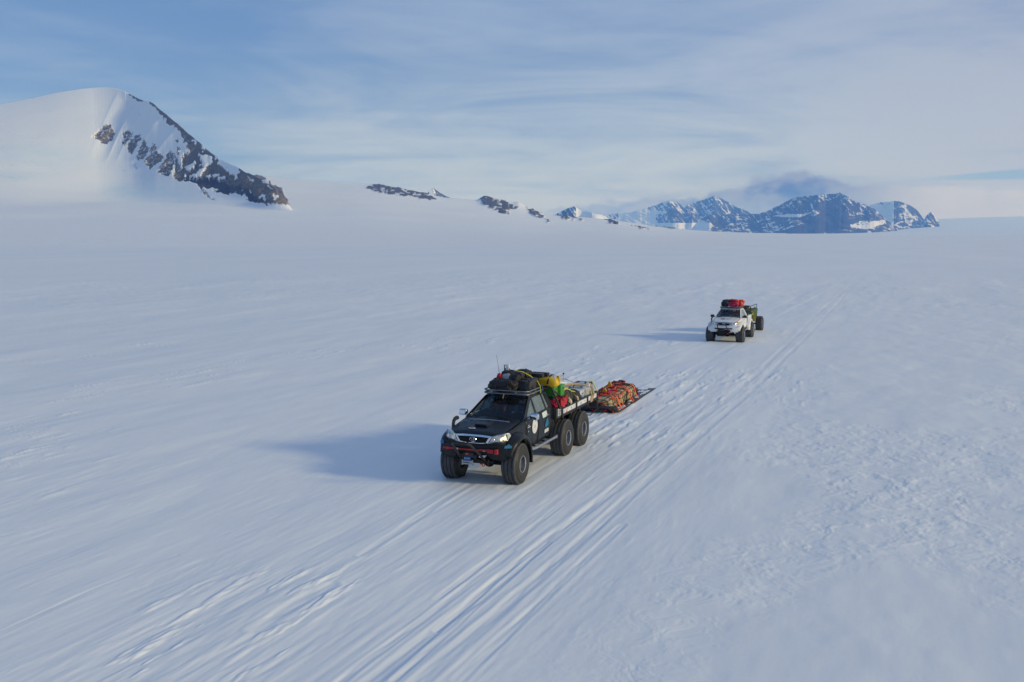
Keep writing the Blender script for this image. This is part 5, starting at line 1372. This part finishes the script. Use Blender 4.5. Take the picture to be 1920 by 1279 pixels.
for k in range(9):
    x = [-1.0, -1.6, -2.3, -2.9, -3.9, -4.6, -5.1, -5.6, -5.4][k]; y = [0.52, 0.44, 0.52, 0.40, 0.42, 0.10, -0.3, 0.2, 0.5][k]
    m = MB(); f = superell((0, 0, 0), ([0.18, 0.30, 0.12, 0.22, 0.22, 0.35, 0.3, 0.35, 0.16][k], [0.05, 0.10, 0.05, 0.06, 0.07, 0.10, 0.16, 0.10, 0.05][k], 0.02), 0.8, 0.9, 30 + k, 0.012, 5.0)
    m.sup(f, 24, 8); o = m.build('snow_patch', M_SNOWP, sled, 80); o.location = (x, y, 0.068); o.rotation_euler = (0, 0, rnd.uniform(-0.15, 0.15))
def bundle_fn(c, h, seed, ex=0.62):
    def fn(u, t, off=0.0):
        k = max(1 - abs(u) ** 4.0, 0.0) ** 0.25
        cy, cz = math.cos(t), math.sin(t)
        y = math.copysign(abs(cy) ** ex, cy); z = math.copysign(abs(cz) ** ex, cz)
        n = 0.035 * float(vn(np.array(u * 2.2 + seed), np.array(t * 1.3), seed)) + 0.018 * float(vn(np.array(u * 5.2 + seed), np.array(t * 3.3), seed + 2))
        return Vector((c[0] + h[0] * u + (off * math.copysign(1, u) if abs(u) > 0.97 else 0), c[1] + (h[1] + n + off) * k * y, c[2] + (h[2] + n + off) * k * z))
    return fn
BUN = [((-0.72, -0.10, 0.325), (0.56, 0.50, 0.265), 41, 'tan canvas bundle under black net at the front end of the sled'),
       ((-2.02, -0.10, 0.34), (0.70, 0.50, 0.28), 42, 'long tan canvas bundle under black net in the middle of the sled'),
       ((-3.48, -0.10, 0.335), (0.70, 0.50, 0.27), 43, 'tan canvas bundle under black net at the rear of the sled load')]
for i, (c, h, sd_i, lab) in enumerate(BUN):
    f = bundle_fn((0, 0, 0), h, sd_i)
    m = MB(); us = np.sin(np.linspace(-1, 1, 33) * math.pi / 2) * 0.995
    m.rings([[f(u, t) for t in np.linspace(0, 2 * math.pi, 40, endpoint=False)] for u in us])
    o = m.build('bundle', M_TAN, None, 60); o.location = atS(*c); o.rotation_euler = (0, 0, SH)
    tag(o, lab, 'bundle', 'tan bundles on the sled')
m = MB()
for i, (c, h, sd_i, lab) in enumerate(BUN):
    f = bundle_fn(c, h, sd_i)
    nx = 6 if i == 0 else 7
    for k in range(nx):
        u = -0.92 + 1.84 * k / (nx - 1)
        m.tube([f(u + 0.02 * math.sin(3 * t + k), t, 0.010) for t in np.linspace(-0.55, math.pi + 0.55, 26)], 0.0115, 5)
    for t in np.linspace(-0.45, math.pi + 0.45, 9):
        m.tube([f(u, t + 0.03 * math.sin(9 * u + t * 5), 0.010) for u in np.linspace(-0.985, 0.985, 22)], 0.0115, 5)
    if i == 0:   # front end of the net
        for y in np.linspace(-0.8, 0.8, 7): m.tube([f(0.985, math.acos(max(-1, min(1, y))) * (1), 0.012), f(0.999, math.acos(max(-1, min(1, y))), 0.02) + Vector((0.02, 0, -0.05)), Vector((c[0] + 0.58, c[1] + y * 0.42, 0.12))], 0.0115, 5)
net = m.build('cargo_net', M_NET, None, 60); o0 = Vector(atS(0, 0, 0)); net.location = o0; net.rotation_euler = (0, 0, SH)
tag(net, 'black cord net stretched over the tan bundles on the sled', 'net')
def strap_over(x, lab, dx=0.0, lean=0.0):
    P = [Vector((x + dx, 0.60, 0.06)), Vector((x + dx * 0.6, 0.47, 0.28))]
    for t in np.linspace(0.25, math.pi - 0.25, 13):
        cy, cz = math.cos(t), math.sin(t)
        P.append(Vector((x + lean * cy, -0.10 + 0.54 * math.copysign(abs(cy) ** 0.6, cy), 0.33 + 0.315 * abs(cz) ** 0.6)))
    P += [Vector((x + dx * 0.6, -0.67, 0.28)), Vector((x + dx, -0.84, 0.06))]
    m = MB(); m.tube([p - P[0] for p in P], 0.026, 6, flat=(1.7, 0.45)); o = m.build('sled_strap', M_ORANGE)
    o.location = atS(*P[0]); o.rotation_euler = (0, 0, SH); tag(o, lab, 'strap', 'orange straps over the sled load')
strap_over(-1.16, 'orange strap slanting over the front bundle on the sled', 0.12, 0.14)
strap_over(-1.42, 'orange strap over the front edge of the middle bundle on the sled', -0.02, -0.05)
strap_over(-2.66, 'orange strap over the rear edge of the middle bundle on the sled', 0.0, 0.02)
strap_over(-2.84, 'orange strap over the front edge of the rear bundle on the sled', -0.04, -0.02)
def loose_strap(pts, lab):
    P = [Vector((p[0], p[1], p[2] * 0.865)) for p in pts]; m = MB(); m.tube([p - P[0] for p in P], 0.026, 6, flat=(1.6, 0.5)); o = m.build('sled_strap', M_ORANGE)
    o.location = atS(*P[0]); o.rotation_euler = (0, 0, SH); tag(o, lab, 'strap', 'orange straps over the sled load')
loose_strap([(-0.20, 0.52, 0.09), (-0.10, 0.28, 0.36), (-0.12, 0.10, 0.50), (-0.08, -0.16, 0.44), (-0.05, -0.35, 0.30)], 'orange strap hanging in a bent line at the front end of the sled load')
loose_strap([(-1.5, -0.15, 0.75), (-1.9, 0.10, 0.775), (-2.3, 0.0, 0.79), (-2.62, 0.22, 0.76)], 'orange strap zigzagging along the top of the middle bundle')
loose_strap([(-0.30, 0.30, 0.62), (-0.7, 0.40, 0.60), (-1.1, 0.36, 0.64), (-1.5, 0.42, 0.60), (-2.0, 0.38, 0.65), (-2.6, 0.40, 0.64)], 'long orange strap along the near shoulder of the sled load')
loose_strap([(-1.3, -0.25, 0.76), (-1.7, -0.05, 0.78), (-2.1, -0.3, 0.79), (-2.5, -0.1, 0.79), (-2.9, -0.3, 0.77), (-3.4, -0.1, 0.77), (-3.9, -0.3, 0.73)], 'orange strap zigzagging along the whole top of the sled load')
strap_over(-3.62, 'orange strap over the middle of the rear bundle on the sled', 0.05, 0.06)
strap_over(-0.62, 'orange strap over the middle of the front bundle on the sled', -0.06, -0.06)
loose_strap([(-0.55, 0.35, 0.66), (-0.85, 0.20, 0.735), (-1.15, 0.05, 0.75)], 'short orange strap along the top of the front bundle')
loose_strap([(-3.6, 0.1, 0.74), (-3.95, 0.25, 0.67), (-4.16, 0.32, 0.45), (-4.25, 0.40, 0.14)], 'orange strap running down the rear end of the sled load')
rt = random.Random(11)
TOPS = []
for k in range(34):
    x = -0.35 - 3.75 * k / 33 + rt.uniform(-0.06, 0.06); y = -0.16 + rt.uniform(-0.26, 0.26)
    TOPS.append((x, y, [M_CRIM, M_NYL, M_REDB, M_NYL, M_REDB][k % 5], rt.uniform(0.05, 0.09)))
TOPS += [(-4.32, 0.05, M_REDB, .10), (-4.40, -0.35, M_NYL, .11), (-4.36, -0.15, M_CRIM, .09), (-0.16, -0.25, M_REDB, .045), (-0.14, 0.18, M_CRIM, .04)]
for k, (x, y, mm, r_) in enumerate(TOPS):
    zc = 0.63 if x > -4.2 else 0.16
    if x > -0.5: zc = 0.57
    if x > -0.2: zc = 0.16
    m = MB(); m.sup(superell((0, 0, 0), (r_ * 1.4, r_, r_ * 0.62), 0.8, 0.8, 60 + k, 0.03, 3.0), 18, 10); o = m.build('small_bag', mm, None, 70)
    o.location = atS(x, y, zc); o.rotation_euler = (0, 0, SH + k * 0.7)
    cn_ = {M_CRIM.name: 'crimson', M_NYL.name: 'black', M_REDB.name: 'red', M_OLIVE.name: 'olive'}[mm.name]
    tag(o, 'small %s bag tucked under the net %s of the sled load' % (cn_, 'at the rear end' if x < -4.2 else 'at the front end' if x > -0.2 else 'on top'), 'small bag', 'small bags on the sled load')
for x, y, hh in ((-0.95, -0.05, 0.13), (-2.30, -0.22, 0.17)):
    m = MB(); m.prism([(0, -0.07, 0), (0, 0.07, 0.01), (0.02, 0.05, hh), (0.0, -0.02, hh * 1.15), (0.01, -0.06, hh * 0.7)], (-0.04, 0.01, 0.01), bev=0.008)
    o = m.build('tag', M_YEL); o.location = atS(x, y, 0.68); o.rotation_euler = (0.1, 0, SH); tag(o, 'yellow tag sticking up from the %s bundle on the sled' % ('front' if x > -1.2 else 'middle'), 'tag', 'yellow tags on the sled load')
for x, y, hh, tl in ((-0.45, -0.1, 0.14, 0.3), (-0.62, -0.3, 0.12, 0.2), (-1.5, -0.2, 0.16, -0.3), (-2.5, -0.05, 0.15, 0.5), (-3.0, -0.2, 0.17, 0.4)):
    m = MB(); m.tube([(0, 0, 0), (hh * tl * 0.5, 0.01, hh * 0.5), (hh * tl, 0.0, hh)], [0.022, 0.020, 0.012], 6); o = m.build('strap_end', M_NET); o.location = atS(x, y, 0.65); o.rotation_euler = (0, 0, SH)
    tag(o, 'short black strap end sticking up from the net on the sled load', 'strap end', 'black strap ends on the sled load')
tube_thing('tow_rope', [(-6.70, 0.0, 0.78), (-7.8, 0.03, 0.42), (-8.9, 0.06, 0.20), (-10.05, 0.0, 0.26)], 0.018, M_NET, 'dark tow rope from the black truck to the front of the sled', 'rope')
tube_thing('rope', [(-13.95, -0.35, 0.20), (-14.4, -0.28, 0.28), (-14.9, -0.10, 0.10), (-15.4, -0.2, 0.09), (-15.9, 0.35, 0.085)], 0.02, M_NET, 'black rope trailing over the empty rear part of the sled', 'rope')

# ------------------------------------------------------------------ white truck load and trailer
K2 = 0.93
t2_root = [o for o in COL.objects if o.get('category') == 'truck'][1]
t2_root.scale = (K2, K2, K2)
R2 = 'bags packed on the roof rack of the white truck'
def b2(name, c, h, m_, label, cat, **kw):
    return blob(name, tuple(x for x in c), h, m_, label, cat, at=at2, group=R2, **kw)
b2('duffel_bag', (-1.80, -0.36, 2.13), (0.26, 0.24, 0.15), M_NYL, 'black duffel bag at the front left of the white truck roof rack', 'duffel bag', seed=31)
b2('duffel_bag', (-2.15, -0.24, 2.19), (0.30, 0.34, 0.17), M_NYLG, 'charcoal duffel bag behind the red bag on the white truck roof', 'duffel bag', seed=32)
b2('duffel_bag', (-1.75, 0.16, 2.11), (0.26, 0.30, 0.13), M_CRIM, 'crimson duffel bag at the front of the white truck roof rack', 'duffel bag', seed=33, amp=0.04)
b2('duffel_bag', (-2.2, 0.46, 2.17), (0.30, 0.19, 0.17), M_ORB, 'bright orange bag on the driver side of the white truck roof', 'duffel bag', seed=34, amp=0.06, fr=3.4)
b2('stuff_sack', (-2.0, 0.10, 2.29), (0.20, 0.16, 0.10), M_REDB, 'small red sack on top of the white truck roof bags', 'bag', seed=35, amp=0.04)
blob('kit_bag', (-3.45, 0.20, 1.20), (0.36, 0.5, 0.26), M_NYL, 'black bag lying in the white truck load bed', 'kit bag', at=at2, seed=36)
blob('kit_bag', (-3.55, -0.40, 1.30), (0.36, 0.3, 0.30), M_REDB, 'red bag lying in the white truck load bed', 'kit bag', at=at2, seed=37)
trl = empty('trailer', at2(-7.9, -0.15, 0), HEAD2, 'two wheeled expedition trailer with big black tyres behind the white truck', 'trailer')
sct = 0.93
m = MB(); m.tube([(0, -0.72, 0.46), (0, 0.72, 0.46)], 0.05, 10); m.build('axle', M_UNDER, trl)
wset = MB()
for s in (1, -1):
    w_ = wheel_parts(trl, 0.0, 1.17, s); w_.scale = (sct, 0.98, sct)
m = MB(); m.box((0.35, 0, 0.72), (3.3, 1.16, 0.08), bev=0.01)
for s in (1, -1): m.box((0.35, 0.42 * s, 0.64), (3.3, 0.07, 0.12), bev=0.01)
m.build('trailer_deck', M_TRIM, trl)
m = MB(); m.tube([(1.95, 0.35, 0.66), (3.25, 0.0, 0.60)], 0.035, 8); m.tube([(1.95, -0.35, 0.66), (3.25, 0.0, 0.60)], 0.035, 8); m.build('drawbar', M_TRIM, trl)
m = MB(); m.tube([(1.85, 0.60, 0.74), (1.85, 0.60, 1.68), (1.85, 0.52, 1.74), (1.85, -0.52, 1.74), (1.85, -0.60, 1.68), (1.85, -0.60, 0.74)], 0.028, 8)
m.tube([(1.85, 0.58, 1.72), (-0.2, 0.62, 1.70)], 0.024, 8); m.build('front_hoop', M_TRIM, trl)
for s in (1, -1):
    m = MB(); m.box((-1.05, 0.55 * s, 1.22), (0.05, 0.05, 0.98), bev=0.008); m.box((-1.05, 0.47 * s, 1.64), (0.035, 0.16, 0.03), bev=0.006); m.build('corner_post', M_STEEL if s > 0 else M_STEEL, trl)
m = MB(); m.box((-1.02, 0.42, 1.15), (0.02, 0.10, 0.72), bev=0.005); m.build('tail_board', M_PANEL, trl)
blob('cargo_cover', (-7.0, 0.06, 1.13), (1.15, 0.60, 0.37), M_GRND, 'dark green canvas covered load on the trailer', 'covered load', at=at2, seed=38, e=(0.3, 0.3), amp=0.03, fr=2.2)
blob('kit_bag', (-6.5, -0.10, 1.56), (0.40, 0.34, 0.13), M_OLIVE, 'dark olive bag lying on top of the green trailer load', 'kit bag', at=at2, seed=41, amp=0.03)
blob('bag', (-6.02, 0.46, 1.30), (0.16, 0.17, 0.14), M_YEL, 'yellow bag at the front near corner of the trailer load', 'bag', at=at2, seed=42, amp=0.03, extra='plain')
crate('crate', (-6.25, 0.35, 0.98), (0.5, 0.40, 0.40), M_GRND, 'dark green crate at the front of the trailer', at=at2)
def tube2(*a, **k): return tube_thing(*a, at=at2, **k)
tube2('tie_strap', [(-5.95, 0.55, 1.36), (-6.1, 0.64, 1.16), (-6.25, 0.68, 0.95), (-6.4, 0.64, 0.74)], 0.060, M_YEL, 'broad yellow strap down the side of the trailer load', 'strap', flat=(1.5, 0.5))
blob('pouch', (-7.95, 0.52, 1.22), (0.09, 0.07, 0.10), M_REDB, 'small brownish red pouch at the back of the trailer load', 'pouch', at=at2, seed=39, extra='plain')

# ------------------------------------------------------------------ people in the cabs
def make_person(loc, rz, label, jacket, driver, hat, scale=1.0):
    J = {}; verts = []; edges = []; rad = []
    def v(name, p, r, par=None):
        J[name] = len(verts); verts.append(p); rad.append(r)
        if par is not None: edges.append((J[par], J[name]))
    v('pelvis', (0, 0, 0), 0.135); v('waist', (-0.03, 0, 0.14), 0.125, 'pelvis'); v('chest', (-0.06, 0, 0.32), 0.14, 'waist'); v('upper', (-0.06, 0, 0.43), 0.115, 'chest')
    v('neck', (-0.045, 0, 0.52), 0.052, 'upper'); v('jaw', (-0.015, 0, 0.585), 0.068, 'neck'); v('head', (-0.03, 0, 0.655), 0.090, 'jaw'); v('crown', (-0.04, 0, 0.72), 0.070, 'head')
    for s, n in ((1, 'l'), (-1, 'r')):
        v(n + 'sh', (-0.06, 0.185 * s, 0.42), 0.068, 'upper')
        hx, hy, hz = (0.47, 0.17 * s, 0.26) if driver else (0.26, 0.10 * s, 0.06)
        v(n + 'el', (0.13, 0.25 * s, 0.20), 0.050, n + 'sh'); v(n + 'wr', (hx - 0.07, hy + 0.01 * s, hz - 0.02), 0.032, n + 'el'); v(n + 'pa', (hx - 0.01, hy, hz), 0.034, n + 'wr')
        for k, (dy, L) in enumerate(((0.030, 0.055), (0.011, 0.065), (-0.009, 0.060), (-0.028, 0.045))):
            v(n + 'f%d' % k, (hx + 0.035, hy + dy * s, hz + 0.012), 0.010, n + 'pa'); v(n + 'g%d' % k, (hx + 0.035 + L * 0.4, hy + dy * s, hz - 0.022), 0.008, n + 'f%d' % k)
        v(n + 't0', (hx + 0.005, hy - 0.04 * s, hz + 0.015), 0.011, n + 'pa'); v(n + 't1', (hx + 0.03, hy - 0.045 * s, hz + 0.0), 0.009, n + 't0')
        v(n + 'hip', (0.06, 0.10 * s, -0.02), 0.10, 'pelvis'); v(n + 'kn', (0.46, 0.13 * s, 0.04), 0.068, n + 'hip'); v(n + 'an', (0.62, 0.13 * s, -0.30), 0.045, n + 'kn'); v(n + 'to', (0.76, 0.13 * s, -0.34), 0.038, n + 'an')
    me = bpy.data.meshes.new('person'); me.from_pydata(verts, edges, []); tmp = bpy.data.objects.new('tmp', me); COL.objects.link(tmp)
    md = tmp.modifiers.new('skin', 'SKIN'); sub = tmp.modifiers.new('sub', 'SUBSURF'); sub.levels = 2; sub.render_levels = 2
    for i, r in enumerate(rad): me.skin_vertices[0].data[i].radius = (r, r)
    me.skin_vertices[0].data[0].use_root = True
    dg = bpy.context.evaluated_depsgraph_get(); ev = tmp.evaluated_get(dg)
    nm = bpy.data.meshes.new_from_object(ev, depsgraph=dg); bpy.data.objects.remove(tmp)
    nm.name = 'person'; nm.materials.clear()
    for x in (jacket, M_SKIN, M_SEAT): nm.materials.append(x)
    for p in nm.polygons:
        c = p.center; p.use_smooth = True
        hand = c.x > (0.41 if driver else 0.20) and c.z > (0.2 if driver else 0.03) and abs(c.y) > 0.05 and c.x < 0.56
        p.material_index = 1 if (c.z > 0.535 or (hand and driver)) else (2 if (c.z < 0.06 and c.x > 0.02) else 0)
    o = bpy.data.objects.new('person', nm); COL.objects.link(o); o.location = loc; o.rotation_euler = (0, 0, rz); o.scale = (scale,) * 3
    m = MB(); m.sup(superell((-0.045, 0, 0.705), (0.098, 0.092, 0.062), 0.9, 0.9, 3, 0.004), 20, 12)
    if hat: m.sup(superell((0.05, 0, 0.69), (0.06, 0.07, 0.010), 0.8, 0.8, 3, 0.0), 14, 8)
    m.build('cap' if hat else 'hair', hat or M_HAIR, o)
    m = MB(); m.sup(superell((0.062, 0, 0.622), (0.020, 0.013, 0.022), 0.9, 0.9, 1, 0), 10, 8); m.build('nose', M_SKIN, o)
    for s in (1, -1):
        m = MB(); m.sup(superell((0.052, 0.030 * s, 0.648), (0.008, 0.012, 0.007), 0.9, 0.9, 1, 0), 8, 6); m.build('eye', M_INK, o)
        m = MB(); m.sup(superell((-0.03, 0.088 * s, 0.635), (0.018, 0.010, 0.028), 0.9, 0.9, 1, 0), 8, 6); m.build('ear', M_SKIN, o)
    m = MB(); m.sup(superell((0.054, 0, 0.590), (0.008, 0.022, 0.006), 0.9, 0.9, 1, 0), 10, 6); m.build('mouth', M_REDB, o)
    return tag(o, label, 'person')
make_person(at1(-1.80, 0.38, 1.32), HEAD, 'person in a blue jacket at the wheel of the black truck', M_JACKB, True, None, 0.92)
make_person(at1(-1.80, -0.38, 1.32), HEAD, 'person in an orange jacket in the passenger seat of the black truck', M_JACKO, False, M_BLUEB, 0.92)
make_person(at2(-1.80 * K2, 0.38 * K2, 1.32 * K2), HEAD2, 'person in a red orange jacket at the wheel of the white truck', M_JACKO, True, None, 0.92 * K2)
make_person(at2(-1.80 * K2, -0.38 * K2, 1.32 * K2), HEAD2, 'person in a dark blue jacket in the passenger seat of the white truck', M_JACKB, False, M_REDB, 0.92 * K2)
